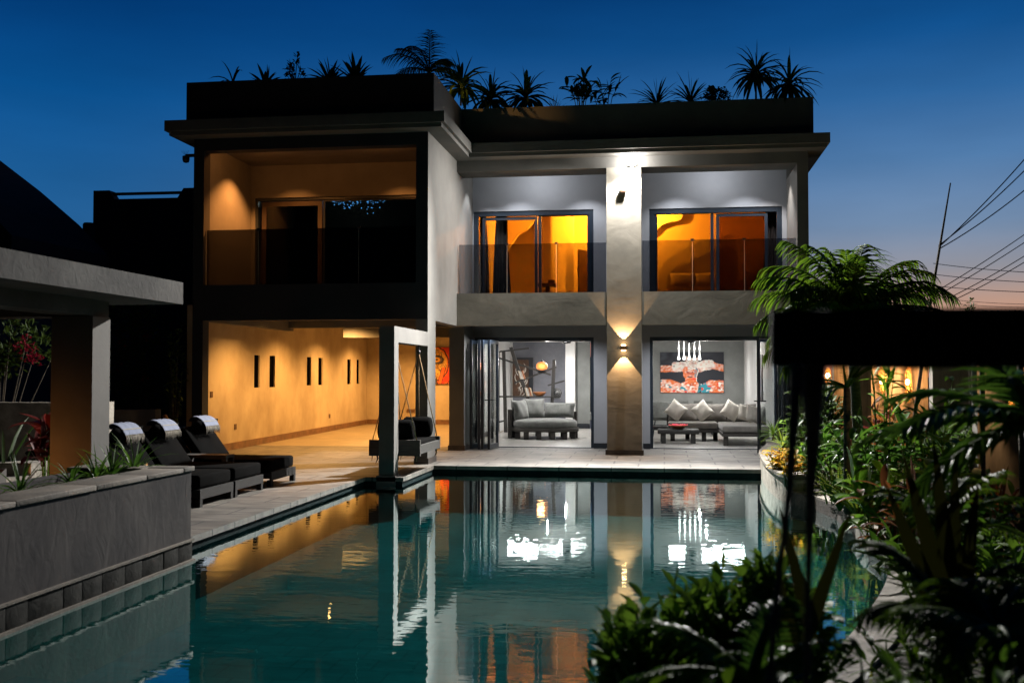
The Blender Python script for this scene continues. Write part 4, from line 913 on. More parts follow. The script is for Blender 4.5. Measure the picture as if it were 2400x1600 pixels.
for hy, ends in ((15.75, [(SX1 - .05, SY0 + .02), (SX0 + .05, SY0 + .02), (-3.98, SY0 + .25)]), (17.10, [(SX1 - .05, SY1 - .03), (SX0 + .05, SY1 - .03), (-3.98, SY1 - .03)])):
    h = Vector((-4.02 if hy < 16 else -3.98, hy, 1.985)); k = h - Vector((0, 0, .12))
    g = MB(); g.tube([h, k], .012, 6); g.lathe(k, [(.01, -.03), (.03, -.01), (.03, .02), (.01, .04)], 8); g.build('hook', 'black', sw)
    for ex, ey in ends:
        b = Vector((ex, ey, .50)); g = MB(); g.tube([k, k.lerp(b, .5) + Vector((0, 0, -.012)), b], .009, 6); g.tube([b, b - Vector((0, 0, .22)), b - Vector((.01, 0, .30))], [.009, .009, .004], 6); g.build('rope', 'rope', sw)
for x_, y_ in ((SX0 + .12, SY0), (-3.98, SY0), (SX1 - .08, SY0), (SX1 - .08, SY1)):
    g = MB(); g.tube([(x_, y_ + .03, .29), (x_ + .01, y_ + .03, .23), (x_ - .02, y_ + .03, .17)], [.018, .012, .004], 6); g.build('rope_end', 'wood', sw)

# loungers
def lounger(y0, y1, lab, lx=-5.2):
    t = thing('sun_lounger', lab, 'sun lounger', (lx - .7, (y0 + y1) / 2, 0), 'black sun loungers in a row by the pool')
    xb = lx - 1.80
    g = MB(); g.box(lx - .03, lx, y0, y1, .09, .20); g.box(xb, lx - .03, y0, y0 + .035, .11, .19); g.box(xb, lx - .03, y1 - .035, y1, .11, .19); g.box(xb, xb + .03, y0 + .035, y1 - .035, .11, .19); g.box(xb + .03, lx - .03, y0 + .035, y1 - .035, .15, .17); g.build('frame', 'loungewood', t)
    for ax in (lx - .07, xb):
        for ay in (y0, y1 - .07):
            g = MB(); g.box(ax + .002, ax + .068, ay + .002, ay + .068, .002, .11 if ax < lx - 1 else .09); g.build('leg', 'loungewood', t)
    g = MB(); g.box(lx - 1.17, lx - .02, y0 + .02, y1 - .02, .202, .36, .035); g.build('seat_mattress', 'cush', t)
    a = Vector((lx - 1.06, 0, .30)); ang = R(54); d = Vector((-math.cos(ang), 0, math.sin(ang))); n_ = Vector((math.sin(ang), 0, math.cos(ang)))
    def slab(s0, s1, t0, t1, ya, yb, m, nm, bev=.03):
        g = MB(); g.box(s0, s1, ya, yb, t0, t1, bev); g.v = [tuple(a + d * x + n_ * z + Vector((0, y, 0))) for x, y, z in g.v]; g.f = [f[::-1] for f in g.f]; return g.build(nm, m, t)
    slab(-.02, .53, 0, .12, y0 + .04, y1 - .04, 'cush', 'back_mattress')
    slab(-.02, .51, -.04, -.005, y0 + .01, y0 + .06, 'loungewood', 'back_frame', 0); slab(-.02, .51, -.04, -.005, y1 - .06, y1 - .01, 'loungewood', 'back_frame', 0)
    g = MB(); q = a + d * .46 + n_ * .155; g.pillow((q.x, (y0 + y1) / 2 + .03, q.z), (y1 - y0) * .72, .28, .15, RZ(90) @ RX(36)); g.build('head_pillow', 'cush', t)
    return a, d, n_
def towel(a, d, n_, y0, y1, lab):
    g = MB(); nS, nT = 16, 10; ya, yb = y0 + (y1 - y0) * .30, y0 + (y1 - y0) * .76; vs = []; gs = MB(); gf = MB()
    prof = []
    for i in range(nS + 1):
        u = i / nS; s_ = .74 - max(0, u - .30) * .52; h = .12 + .16 * math.sin(min(1, u / .9) * math.pi * .62) if u > .02 else .12
        if u < .3: s_ = .74 - 0; 
        p = a + d * (.455 + .17 * math.cos(R(-28 + 138 * u))) + n_ * (.150 + .115 * math.sin(R(-28 + 138 * u)) + .034) 
        prof.append(p)
    for p in prof:
        for j in range(nT + 1): y = ya + (yb - ya) * j / nT; vs.append((p.x, y, p.z + .005 * math.sin(j * 1.9 + p.x * 9)))
    for th in (0, -.014):
        g.add([(x, y, z + th) for x, y, z in vs], [(i * (nT + 1) + j, (i + 1) * (nT + 1) + j, (i + 1) * (nT + 1) + j + 1, i * (nT + 1) + j + 1) for i in range(nS) for j in range(nT)], True)
    t = thing('towel', lab, 'towel', (prof[8].x, (ya + yb) / 2, prof[8].z), 'folded towels on the loungers'); g.build('cloth', 'towel', t)
    for i0 in (13,):
        gs = MB(); q0, q1 = prof[i0], prof[i0 + 1]; gs.add([(q0.x + .003, ya, q0.z + .005), (q0.x + .003, yb, q0.z + .005), (q0.lerp(q1, .5).x + .003, yb, q0.lerp(q1, .5).z + .005), (q0.lerp(q1, .5).x + .003, ya, q0.lerp(q1, .5).z + .005)], [(0, 1, 2, 3)]); gs.build('stripe', 'towelw', t)
    e = prof[-1]; r2 = random.Random(int(y0 * 10)); gf = MB()
    for j in range(26):
        y = ya + (yb - ya) * j / 25; gf.tube([(e.x, y, e.z), (e.x + .012, y + r2.uniform(-.01, .01), e.z - .035), (e.x + .012, y + r2.uniform(-.015, .015), e.z - .075 - r2.random() * .04)], [.004, .006, .003], 4)
    gf.build('fringe', 'towelw', t)
for y0, y1, l1, l2 in [(13.72, 14.66, 'black sun lounger farthest from camera, nearest the covered patio', 'pale blue fringed towel on the farthest lounger'),
                       (12.50, 13.42, 'black sun lounger second from patio, beside small side table', 'pale blue fringed towel on the second lounger from patio'),
                       (11.50, 12.44, 'black sun lounger nearest camera beside grey planter wall', 'pale blue fringed towel just right of pavilion column'),
                       (10.30, 11.24, 'black sun lounger mostly hidden behind the pavilion column and planter', 'white towel seen left of the pavilion column')]:
    a, d, n_ = lounger(y0, y1, l1); towel(a, d, n_, y0, y1, l2)
t = thing('side_table', 'small low black side table between two loungers', 'table', (-6.0, 13.57, 0))
g = MB(); g.box(-6.35, -5.72, 13.43, 13.71, .40, .44); g.build('table_top', 'woodgrey', t)
for ax in (-6.35, -5.78):
    for ay in (13.43, 13.65): g = MB(); g.box(ax, ax + .06, ay, ay + .06, .002, .40); g.build('leg', 'woodgrey', t)

# planter wall in the pool
t = thing('pool_planter', 'long grey rendered planter wall rising from pool with stone coping', 'planter', (-4.6, 5, 0))
g = MB(); g.box(-4.30, -4.10, -3, 8.88, .06, .66); g.box(-5.1, -4.30, 8.70, 8.88, -.2, .66); g.box(-5.1, -4.95, -3, 8.70, -.2, .66); g.build('planter_wall', 'pool_wall', t)
g = MB(); y = -3; r2 = random.Random(2)
while y < 8.85:
    l = r2.uniform(.22, .44); y1_ = min(8.89, y + l); g.box(-4.32, -4.085 + r2.uniform(-.003, .004), y, y1_ - .004, -.10, .052 + r2.uniform(-.003, .003), .003); y = y1_
g.build('base_stone', 'basestone', t)
g = MB(); g.box(-4.33, -4.06, -3, 8.90, -1.4, -.102); g.box(-4.32, -4.07, -3, 8.895, .056, .072); g.build('base_ledge', 'coping', t)
g = MB(); y = -3
while y < 8.85:
    l = r2.uniform(.6, 1.0); y1_ = min(8.92, y + l); g.box(-4.42, -4.075 + r2.uniform(-.008, .008), y, y1_ - .01, .662, .70 + r2.uniform(-.003, .004), .006); y = y1_
g.box(-5.12, -4.43, 8.62, 8.92, .662, .70, .006); g.build('coping', 'coping', t)
g = MB(); g.box(-4.95, -4.30, -3, 8.70, .3, .62); g.build('planter_soil', 'soil', t)

# pavilion
t = thing('pavilion', 'open poolside pavilion with thick grey roof slab on plaster column', 'pavilion', (-6.5, 6, 0))
g = MB(); g.box(-12, -4.8, -3, 10.17, 2.21, 2.43); g.build('roof', 'concrete', t)
g = MB(); g.box(-12, -5.35, 9.36, 9.72, 2.05, 2.209); g.box(-5.62, -5.3, -3, 9.36, 2.06, 2.209); g.build('beam', 'concrete', t)
g = MB(); g.box(at(119, 900, 'Y', 9.34).x, -5.3, 9.34, 9.66, 0, 2.05); g.build('column', 'plaster', t)
t = thing('pavilion_bench', 'low built planter bench glowing orange beside pavilion column', 'bench', (-7.2, 9.4, 0))
g = MB(); q = at(60, 1103, 'Y', 9.3); g.box(-9, -6.26, 9.2, 9.5, 0, q.z); g.build('bench_wall', 'plaster', t)
g = MB(); g.box(-9, -6.26, 9.9, 10.2, 0, q.z + .02); g.box(-9, -6.26, 9.5, 9.9, 0, q.z - .1); g.build('bench_back', 'rock', t)
t2 = thing('pavilion_lamp', 'hidden orange lamp low beside the pavilion column', 'lamp', (-5.9, 8.2, .72))
g = MB(); g.lathe((-5.9, 8.2, 0), [(.04, 0), (.04, .3), (.05, .36)], 10); g.build('lamp_body', 'black', t2)
lamp('SPOT', (-6.2, 8.3, .42), 46, ORANGE, .05, aim=(-6.2, 9.6, .05), cone=150, blend=.9, parent=t2)
# low white garden walls behind the loungers
g = MB(); g.prism([(-13, 16.0), (-8.9, 16.1), (-8.3, 16.6), (-8.3, 16.8), (-9.1, 16.4), (-13, 16.3)], 0, .93); tag(g.build('garden_wall', 'concrete', at_=(-10, 16.2, 0)), 'low pale curved garden wall behind the pavilion column', 'wall')
q = at(-20, 943, 'Y', 13.0); g = MB(); g.prism([(-13, 12.9), (-7.9, 13.1), (-7.45, 13.5), (-7.45, 13.7), (-8.2, 13.3), (-13, 13.1)], 0, q.z); tag(g.build('garden_wall', 'rock', at_=(-8, 13, 0)), 'pale garden wall at left edge behind strappy plants', 'wall')
# carved ochre sculpture
q = at(385, 985, 'Y', 16.2); t = thing('wood_carving', 'curved ochre wooden carving standing in dark behind loungers', 'sculpture', (q.x, 16.2, 0))
g = MB(); g.tube([(q.x, 16.2, 0), (q.x - .03, 16.2, .5), at(388, 1010, 'Y', 16.2), at(392, 990, 'Y', 16.2), at(385, 972, 'Y', 16.2)], [.05, .06, .075, .07, .03], 8); g.build('figure', 'clay', t)
lamp('SPOT', (q.x + .5, 15.9, .5), 3, AMBER, .03, aim=(q.x, 16.2, .9), cone=60, parent=t)

# neighbours
t = thing('neighbour_house', 'dark flat roofed neighbouring house with pipe rail between roof corners', 'house', (-17, 34, 0))
a = at(219, 447, 'Y', 34); b = at(456, 440, 'Y', 34); zr = at(300, 466, 'Y', 34).z
g = MB(); g.box(a.x, -8.0, 34, 40, 0, zr); g.prism([(a.x, 34), (a.x, 34)], 0, 0) if 0 else None
x1_ = at(256, 447, 'Y', 34).x; x2_ = at(268, 466, 'Y', 34).x; x3_ = at(416, 460, 'Y', 34).x; x4_ = at(430, 442, 'Y', 34).x
def xz(g, poly, y0, y1):
    n = len(poly); vs = [(x, y, z) for y in (y0, y1) for x, z in poly]; g.add(vs, [tuple(range(n)), tuple(range(n, 2 * n))[::-1]] + [(i, n + i, n + (i + 1) % n, (i + 1) % n) for i in range(n)])
xz(g, [(a.x, zr), (x2_, zr), (x1_, a.z), (a.x, a.z)], 34, 34.4); xz(g, [(x3_, zr), (-8, zr), (-8, b.z), (x4_, b.z)], 34, 34.4); g.build('house_wall', 'dark_render', t)
g = MB(); g.bar((x1_ - .1, 34.2, at(256, 453, 'Y', 34).z), (x4_ + .1, 34.2, at(430, 449, 'Y', 34).z), .09); g.build('rail', 'dark_render', t)
a = at(185, 520, 'Y', 33); b = at(210, 527, 'Y', 33); g = MB(); g.lathe(((a.x + b.x) / 2, 33.3, 0), [(.2, 2), (.2, a.z - .05), (.17, a.z)], 14); tag(g.build('chimney_pot', 'dark_render', at_=(a.x, 33.3, 2)), 'small dark roof post between thatch slope and neighbouring house', 'post')
# thatched roof
TP = [at(px, py, 'Y', 31) for px, py in ((-500, -60), (-60, 330), (0, 376), (95, 449), (185, 527), (255, 600))]
c = TP[-1]; b = TP[-2]; g = MB(); prof = [(p_.x, p_.z) for p_ in TP] + [(c.x, c.z - .5), (TP[0].x, c.z - .5)]
xz(g, prof[::-1], 26, 31); o = g.build('thatched_roof', 'thatch', at_=(b.x, 26, 3)); tag(o, 'steep dark thatched roof sloping down at left against the sky', 'roof')
g = MB(); g.box(-30, c.x - .5, 24.5, 30, 0, c.z - .3); tag(g.build('thatched_house', 'dark_render', at_=(-20, 25, 0)), 'dark house wall below the thatched roof', 'house')

# power lines, leaning pole
def wire(a, b, sag, lab, r_=.02, Y=(34, 34)):
    p = at(a[0], a[1], 'Y', Y[0]); q = at(b[0], b[1], 'Y', Y[1]); g = MB()
    g.tube([p.lerp(q, k / 10) - Vector((0, 0, sag * 1.4 * (k / 10) * (1 - k / 10))) for k in range(11)], r_, 5); c = p.lerp(q, .5)
    return tag(g.build('power_line', 'black', at_=tuple(c)), lab, 'power line', 'overhead lines in the right hand sky')
Q = lambda x, y: (2000 + x / 3.7325, 340 + y / 3.7325)
far = (2135, 610)
for e1, e2, lab in [(Q(745, 895), Q(1540, 75), 'steepest overhead line rising to right edge of the sky'), (Q(745, 880), Q(1540, 180), 'second steepest line just under the steepest one'), (Q(755, 905), Q(1540, 360), 'lowest of three lines meeting at the leaning pole')]:
    wire(e1, e2, .25, lab, .018)
for e1, e2, lab in [(Q(690, 1300), Q(1560, 738), 'uppermost line of four slanting lines low on the right'), (Q(690, 1340), Q(1560, 810), 'second of four slanting lines low on the right'), (Q(860, 1325), Q(1560, 930), 'third of four slanting lines low on the right'), (Q(900, 1345), Q(1560, 985), 'lowest of four slanting lines low on the right')]:
    wire(e1, e2, .12, lab, .014)
for e1, e2, lab in [(Q(700, 1035), Q(1560, 1115), 'highest near level line crossing the slanting ones'), (Q(700, 1130), Q(1560, 1200), 'middle near level line crossing slanting ones'), (Q(700, 1230), Q(1560, 1286), 'third near level line above the orange horizon'),
                    (Q(860, 1350), Q(1560, 1392), 'faint far line, topmost of four at orange horizon'), (Q(880, 1385), Q(1560, 1420), 'faint far line, second of four at orange horizon'), (Q(880, 1425), Q(1560, 1455), 'faint far line, third of four at orange horizon'), (Q(900, 1465), Q(1560, 1490), 'faint far line, lowest of four at orange horizon')]:
    wire(e1, e2, .1, lab, .012 if e1[1] < 690 else .008, (40, 34))
a = at(*Q(850, 332), 'Y', 16); b = at(*Q(655, 1500), 'Y', 16); c = b + (b - a) * 1.0
t = thing('leaning_pole', 'thin bare leaning pole sticking up above the palm', 'pole', (c.x, c.y, 0)); g = MB(); c.z = 0; g.tube([c, b, a.lerp(b, .5), a], [.03, .022, .017, .009], 6); g.build('pole', 'bark', t)

# garden walls with glowing mosaic lamps on the right
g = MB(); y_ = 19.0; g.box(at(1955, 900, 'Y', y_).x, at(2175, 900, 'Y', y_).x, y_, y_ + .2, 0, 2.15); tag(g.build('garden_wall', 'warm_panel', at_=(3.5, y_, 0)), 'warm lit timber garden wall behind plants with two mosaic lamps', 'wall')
g = MB(); y_ = 15.5; g.box(at(2186, 900, 'Y', y_).x, 12, y_, y_ + .2, 0, 1.75); tag(g.build('garden_wall', 'panel', at_=(5.6, y_, 0)), 'dim far garden wall right of the timber wall', 'wall')
g = MB(); y_ = 11.0; g.box(at(2290, 900, 'Y', y_).x, 9, y_, y_ + .18, 0, 1.60); tag(g.build('garden_wall', 'panel', at_=(4.5, y_, 0)), 'pale grey streaked garden wall at right edge of picture', 'wall')
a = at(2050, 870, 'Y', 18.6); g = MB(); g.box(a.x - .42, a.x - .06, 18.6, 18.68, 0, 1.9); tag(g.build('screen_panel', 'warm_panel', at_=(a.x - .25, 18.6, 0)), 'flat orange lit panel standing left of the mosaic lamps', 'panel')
def mosaic(px0, px1, py0, py1, Y, lab, pw, gx_, gy_):
    a = at(px0, py0, 'Y', Y); b = at(px1, py1, 'Y', Y); cx_, cz = (a.x + b.x) / 2, (a.z + b.z) / 2; hw, hh = (b.x - a.x) / 2, (a.z - b.z) / 2
    t = thing('mosaic_lamp', lab, 'wall lamp', (cx_, Y, cz)); g = MB(); r2 = random.Random(px0); n = 26
    for k in range(900):
        v = r2.uniform(-1, 1); u = r2.uniform(-1, 1)
        if abs(u) > (1 - abs(v) ** 3) ** .5 * (.75 + .25 * math.cos(v * 2)): continue
        x, z = cx_ + u * hw, cz + v * hh; s_ = hw * .085; an = r2.random() * 3; dx_, dz = s_ * math.cos(an), s_ * math.sin(an); y0 = Y - .03 - .05 * (1 - u * u) - r2.random() * .01
        g.add([(x - dx_, y0, z - dz), (x + dz * .8, y0 - .006, z - dx_ * .8), (x + dx_, y0, z + dz), (x - dz * .8, y0 + .006, z + dx_ * .8)], [(0, 1, 2, 3)])
    g.build('mosaic', 'mosaic', t)
    g = MB(); xz(g, [(cx_ + hw * .8 * math.sin(k / 12 * 6.283), cz + hh * .96 * math.cos(k / 12 * 6.283)) for k in range(12)], Y - .03, Y - .003); g.build('back_plate', 'rusty', t)
    q = at(gx_, gy_, 'Y', Y - .12); g = MB(); g.lathe(q, [(.004, -.05), (.03, -.03), (.035, 0), (.03, .03), (.004, .05)], 10); g.build('bulb', 'bulb_warm', t); lamp('POINT', q + Vector((0, -.08, 0)), pw * 4.5, AMBER, .03, parent=t)
M['mosaic'] = mat('amber_mosaic', (.75, .42, .12), .3, (.4, .15, .03), 40, 3, emit=(1, .42, .08), estr=.35)
mosaic(2057, 2078, 845, 925, 18.9, 'narrow amber mosaic lamp, left one of the pair on timber wall', 5, 2067, 894)
mosaic(2118, 2138, 845, 947, 18.9, 'long amber mosaic lamp hanging right of its narrower neighbour', 6, 2127, 895)
mosaic(2358, 2408, 850, 1000, 10.85, 'large amber mosaic lamp at the right edge of picture', 3, 2378, 916)
mosaic(1930, 1948, 860, 905, 18.9, 'dim amber lamp half hidden behind leaves left of the palm trunk', 1, 1940, 880)

# ================================================================ PLANTS
def V3(*a): return Vector(a)
def sph(r2, up=.2):
    a = r2.random() * 6.283; z = r2.uniform(up, 1); r_ = math.sqrt(max(0, 1 - z * z)); return V3(r_ * math.cos(a), r_ * math.sin(a), z)
def frond(g, p, d, ln, n=26, lw=.028, ll=.42, droop=1.0, r2=rnd, stem=None, hang=.9):
    """pinnate palm frond: curved midrib with two rows of leaflets"""
    d = Vector(d).normalized(); pts = []; q = Vector(p); dd = d.copy()
    for i in range(n + 1):
        pts.append((q.copy(), dd.copy())); dd = (dd + V3(0, 0, -1) * droop / n * (.5 + i / n)).normalized(); q = q + dd * ln / n
    if stem is not None: stem.tube([a for a, b in pts[::3]], [.018 * (1 - .85 * k / len(pts[::3])) for k in range(len(pts[::3]))], 5)
    for i in range(int(n * .14), n + 1):
        a, dd = pts[i]; t = i / n; side = dd.cross(V3(0, 0, 1)); side = side.normalized() if side.length > .01 else V3(1, 0, 0)
        l_ = ll * (math.sin(math.pi * (.12 + .82 * t)) ** .6) * r2.uniform(.85, 1.1)
        for sg in (-1, 1):
            dr = (side * sg * .85 + dd * (.55 + .5 * t) + V3(0, 0, r2.uniform(.05, .35))).normalized()
            g.leaf(a, dr, side.cross(dd) if side.cross(dd).z > 0 else -side.cross(dd), l_, lw, hang * r2.uniform(.8, 1.3), 4, .3, 'blade')
def palm(name, base, crown, nf, ln, lab, m='palm', seed=1, ll=.42, lw=.03, trunk_r=.05, cat='palm tree', dirs=None, group=None, droop=1.0, n=26, hang=.9, el=(.15, 1.1), lean=0):
    r2 = random.Random(seed); t = thing(name, lab, cat, base, group); b = Vector(base); c = Vector(crown)
    g = MB(); pts = [b.lerp(c, k / 10) + V3(lean * math.sin(k / 10 * 3.1), 0, 0) for k in range(11)]
    g.tube(pts, [trunk_r * (1.25 - .35 * k / 10) * (1 + .06 * (k % 2)) for k in range(11)], 10); g.build('trunk', 'bark', t)
    st = MB(); cr = MB()
    for k in range(nf):
        a = (k * 2.39996 + r2.uniform(-.25, .25)) if dirs is None else R(dirs[k][0]); e = (r2.uniform(*el)) if dirs is None else R(dirs[k][1]); l_ = ln * r2.uniform(.85, 1.1) * (1 if dirs is None else dirs[k][2])
        frond(cr, c, (math.cos(a) * math.cos(e), math.sin(a) * math.cos(e), math.sin(e)), l_, n, lw, ll, droop * r2.uniform(.8, 1.2), r2, st, hang)
    st.build('frond_stem', 'palm' if m != 'dark' else 'dark', t); cr.build('crown', m, t); return t
def rosette(g, p, n, ln, w_, r2, lo=.1, hi=1.45, droop=.9, shape='blade', fold=.22, segs=5):
    for k in range(n):
        a = k * 2.39996 + r2.uniform(-.3, .3); e = lo + (hi - lo) * ((k + .5) / n) + r2.uniform(-.1, .1)
        g.leaf(Vector(p) + V3(0, 0, .01 * k / n), (math.cos(a) * math.cos(e), math.sin(a) * math.cos(e), math.sin(e)), (0, 0, 1) if e < 1.3 else (1, 0, 0), ln * r2.uniform(.75, 1.1), w_ * r2.uniform(.85, 1.15), droop * r2.uniform(.6, 1.3), segs, fold, shape)
def dracaena(name, p, lab, n=28, ln=.5, w_=.05, m='dark', seed=1, stem=.25, heads=1, cat='plant', group=None, lo=-.1, droop=1.0, spread=.25, shape='lance'):
    r2 = random.Random(seed); t = thing(name, lab, cat, p, group); p = Vector(p); g = MB(); s_ = MB()
    for h in range(heads):
        off = V3(r2.uniform(-1, 1) * spread, r2.uniform(-1, 1) * spread * .6, stem * r2.uniform(.7, 1.15)) if heads > 1 else V3(0, 0, stem)
        s_.tube([p, p + off * .5 + V3(0, 0, stem * .1), p + off], [.022, .018, .014], 6); rosette(g, p + off, n, ln, w_, r2, lo, 1.45, droop, shape)
    s_.build('stem', 'bark', t); g.build('leaves', m, t); return t
def leafy(name, p, lab, n=12, h=.6, leaf_l=.25, leaf_w=.11, m='leaf', seed=1, cat='plant', spread=.35, shape='oval', droop=.8, per=5, group=None, up=.35):
    """several stems carrying broad leaves"""
    r2 = random.Random(seed); t = thing(name, lab, cat, p, group); p = Vector(p); g = MB(); s_ = MB()
    for k in range(n):
        a = k * 2.4 + r2.uniform(-.4, .4); rr = spread * r2.uniform(.2, 1); top = p + V3(rr * math.cos(a), rr * math.sin(a), h * r2.uniform(.55, 1.05)); mid = p.lerp(top, .5) + V3(0, 0, .08 * h)
        base = p + V3(rr * .25 * math.cos(a), rr * .25 * math.sin(a), 0); s_.tube([base, mid, top], [.009, .007, .003], 5)
        for j in range(per):
            f_ = .35 + .65 * (j + 1) / per; q = mid.lerp(top, (f_ - .5) * 2) if f_ > .5 else base.lerp(mid, f_ * 2); d = sph(r2, -.1 + up); g.leaf(q, d, (0, 0, 1) if abs(d.z) < .95 else (1, 0, 0), leaf_l * r2.uniform(.65, 1.15), leaf_w * r2.uniform(.8, 1.15), droop * r2.uniform(.4, 1.4), 5, .22, shape)
    s_.build('stems', 'shrub', t); g.build('leaves', m, t); return t
def bush(name, c, rx, ry, rz, n, ll, lw, lab, m='shrub', seed=1, cat='bush', group=None, shape='oval', flowers=None, upbias=.3, inner=.45, clump=14, base=None, flist=None):
    r2 = random.Random(seed); c = Vector(c); t = thing(name, lab, cat, base or (c.x, c.y, max(0, c.z - rz)), group); g = MB(); s_ = MB(); cl = []
    for k in range(clump):
        d = sph(r2, -.6); cl.append(V3(d.x * rx, d.y * ry, d.z * rz) * r2.uniform(.45, .95))
    b = Vector(t.location)
    for q in cl: s_.tube([b, b.lerp(c + q, .6) + V3(0, 0, .03), c + q], [.014, .009, .004], 5)
    for k in range(n):
        q = cl[k % clump]; rr = .42 * r2.random() ** .5; d = sph(r2, -1); o = c + q + V3(d.x * rx, d.y * ry, d.z * rz) * rr
        out = (V3((o.x - c.x) / rx, (o.y - c.y) / ry, (o.z - c.z) / rz + upbias)).normalized(); dr = (out + sph(r2, -1) * .8).normalized()
        g.leaf(o, dr, (0, 0, 1) if abs(dr.z) < .9 else (1, .2, 0), ll * r2.uniform(.6, 1.2), lw * r2.uniform(.7, 1.2), r2.uniform(0, .6), 3, .2, shape)
    s_.build('stems', 'bark', t); g.build('foliage', m, t)
    if flowers:
        fm, fn, fs = flowers; cs_ = [Vector(x) for x in flist] if flist else [c + cl[k] * 1.05 for k in range(4)]
        for q0 in cs_:
            gf = MB()
            for k in range(max(3, fn // len(cs_))):
                q = q0 + sph(r2, -1) * min(.085, rx * .1)
                for j in range(4): gf.leaf(q, sph(r2, -.4), (0, 0, 1), fs, fs * .7, .2, 2, .2, 'oval')
            gf.build('flower_bunch', fm, t)
    return t
def fern(name, p, lab, n=12, ln=.45, m='fern', seed=1, cat='fern', el=(.5, 1.3), ll=.06, group=None):
    r2 = random.Random(seed); t = thing(name, lab, cat, p, group); g = MB(); s_ = MB()
    for k in range(n):
        a = k * 2.4 + r2.uniform(-.3, .3); e = r2.uniform(*el); frond(g, p, (math.cos(a) * math.cos(e), math.sin(a) * math.cos(e), math.sin(e)), ln * r2.uniform(.7, 1.1), 20, .018, ll, 1.1, r2, s_, .3)
    s_.build('stems', 'shrub', t); g.build('fronds', m, t); return t

# --- rooftop plants
RZ_ = ZP - .06
def roof(px, Y): return tuple(at(px, 250, 'Y', Y).xy) + (RZ_,)
YF, YG = YA + .45, YB + .45
dracaena('roof_plant', roof(545, YF), 'low plant with one bent leaf, leftmost on the roof edge', 8, .62, .06, 'dark', 21, .12, lo=.3, droop=1.6)
dracaena('roof_plant', roof(622, YF), 'small spiky rosette second from left on the roof', 20, .44, .075, 'dark', 22, .04, lo=.2, droop=.5)
bush('roof_cactus', (roof(690, YF)[0], YF, RZ_ + .26), .16, .12, .34, 130, .10, .05, 'lumpy upright dark succulent between two roof rosettes', 'dark', 23, 'succulent')
dracaena('roof_plant', roof(772, YF), 'spiky rosette in middle of the left roof edge', 24, .48, .08, 'dark', 24, .05, lo=.1, droop=.5)
dracaena('roof_plant', roof(832, YF), 'spiky rosette right of its twin on the left roof edge', 26, .52, .08, 'dark', 25, .06, lo=.1, droop=.5)
q = roof(1006, 18.9); palm('roof_palm', q, (q[0], q[1], q[2] + .45), 9, .92, 'feathery palm on the roof behind the wing corner', 'dark', 31, .40, .022, .04,
     dirs=[(180, 62, 1), (165, 35, .95), (200, 48, 1), (95, 86, .95), (60, 60, .8), (20, 35, .8), (-30, 45, .7), (140, 70, 1), (350, 20, .7)], droop=1.7, n=32, hang=1.5)
for px, Y, n, ln, sd, lab in [(1080, 19.6, 40, .80, 41, 'dense dracaena clump against the taller wing parapet'), (1150, YG, 42, .76, 42, 'dracaena with warm lit lower leaves, second from wing parapet'), (1232, YG, 46, .80, 43, 'round headed dracaena standing alone right of two others')]:
    dracaena('roof_dracaena', roof(px, Y), lab, int(n * 1.1), ln * .9, .08, 'dark', sd, .34, lo=-.35, droop=1.5)
dracaena('roof_grass', roof(1300, YG), 'short grassy tuft on the roof with one orange lit leaf', 22, .36, .018, 'dark', 44, .05, lo=.5, droop=.4)
leafy('roof_shrub', roof(1362, YG), 'leafy dark shrub on the roof, left of the leaning one', 9, .72, .27, .075, 'dark', 45, spread=.34, per=7)
leafy('roof_shrub', roof(1420, YG), 'sparse leaning shrub on roof above the left window', 8, .66, .34, .07, 'dark', 46, spread=.5, per=5)
dracaena('roof_dracaena', roof(1540, YG), 'small feathery roof plant right above the floodlight', 30, .60, .045, 'dark', 47, .12, lo=.15, droop=.8)
dracaena('roof_dracaena', roof(1618, YG), 'feathery roof plant between floodlight and round bush', 32, .66, .045, 'dark', 48, .14, lo=.2, droop=.7)
bush('roof_bush', (roof(1677, YG)[0], YG, RZ_ + .28), .26, .18, .19, 330, .07, .05, 'little round leafed bush on the roof edge', 'dark', 49, 'bush')
dracaena('roof_dracaena', roof(1772, YG), 'tall dracaena head on right end of roof', 60, .66, .07, 'dark', 50, .62, lo=-.35, droop=1.4)
dracaena('roof_dracaena', roof(1850, YG - .1), 'outermost dracaena hanging over right roof corner', 60, .70, .065, 'dark', 51, .38, lo=-.45, droop=1.5)

# --- left side plants
leafs = []
q = at(20, 820, 'Y', 13.6); fl_ = [at(px, py, 'Y', 13.2) for px, py in ((62, 800), (72, 818), (80, 838), (66, 845), (88, 845), (48, 815))]
bush('bougainvillea', (q.x - .1, 13.8, q.z), .75, .5, .55, 900, .10, .055, 'leafy bougainvillea with bunch of red flowers at left edge', 'dark', 61, 'shrub', flowers=('petalr', 70, .042), base=(q.x - .3, 13.8, 0), flist=fl_)
q = at(345, 830, 'Y', 19); fl_ = [at(px, py, 'Y', 18.3) for px, py in ((280, 812), (348, 795), (335, 888), (280, 860))]
bush('dark_hedge', (q.x - .55, 19.4, q.z - .3), .95, .8, 1.5, 2200, .12, .06, 'tall dark hedge with few red flowers behind the loungers', 'dark', 62, 'hedge', flowers=('petalr', 26, .05), flist=fl_, base=(q.x, 19.2, 0), clump=30)
q = at(402, 930, 'Y', 18.5); bush('climbing_shrub', (q.x, 18.6, 1.3), .16, .2, 1.0, 600, .09, .045, 'thin twiggy shrub climbing beside the left corner pillar', 'dark', 63, 'shrub', base=(q.x, 18.6, 0), clump=20)
q = at(60, 1060, 'Y', 10.0); dracaena('strappy_plant', (q.x - .25, 10.0, .3), 'large arching strap leaf plant at left edge', 20, .85, .055, 'dark', 64, .05, lo=.15, droop=1.4)
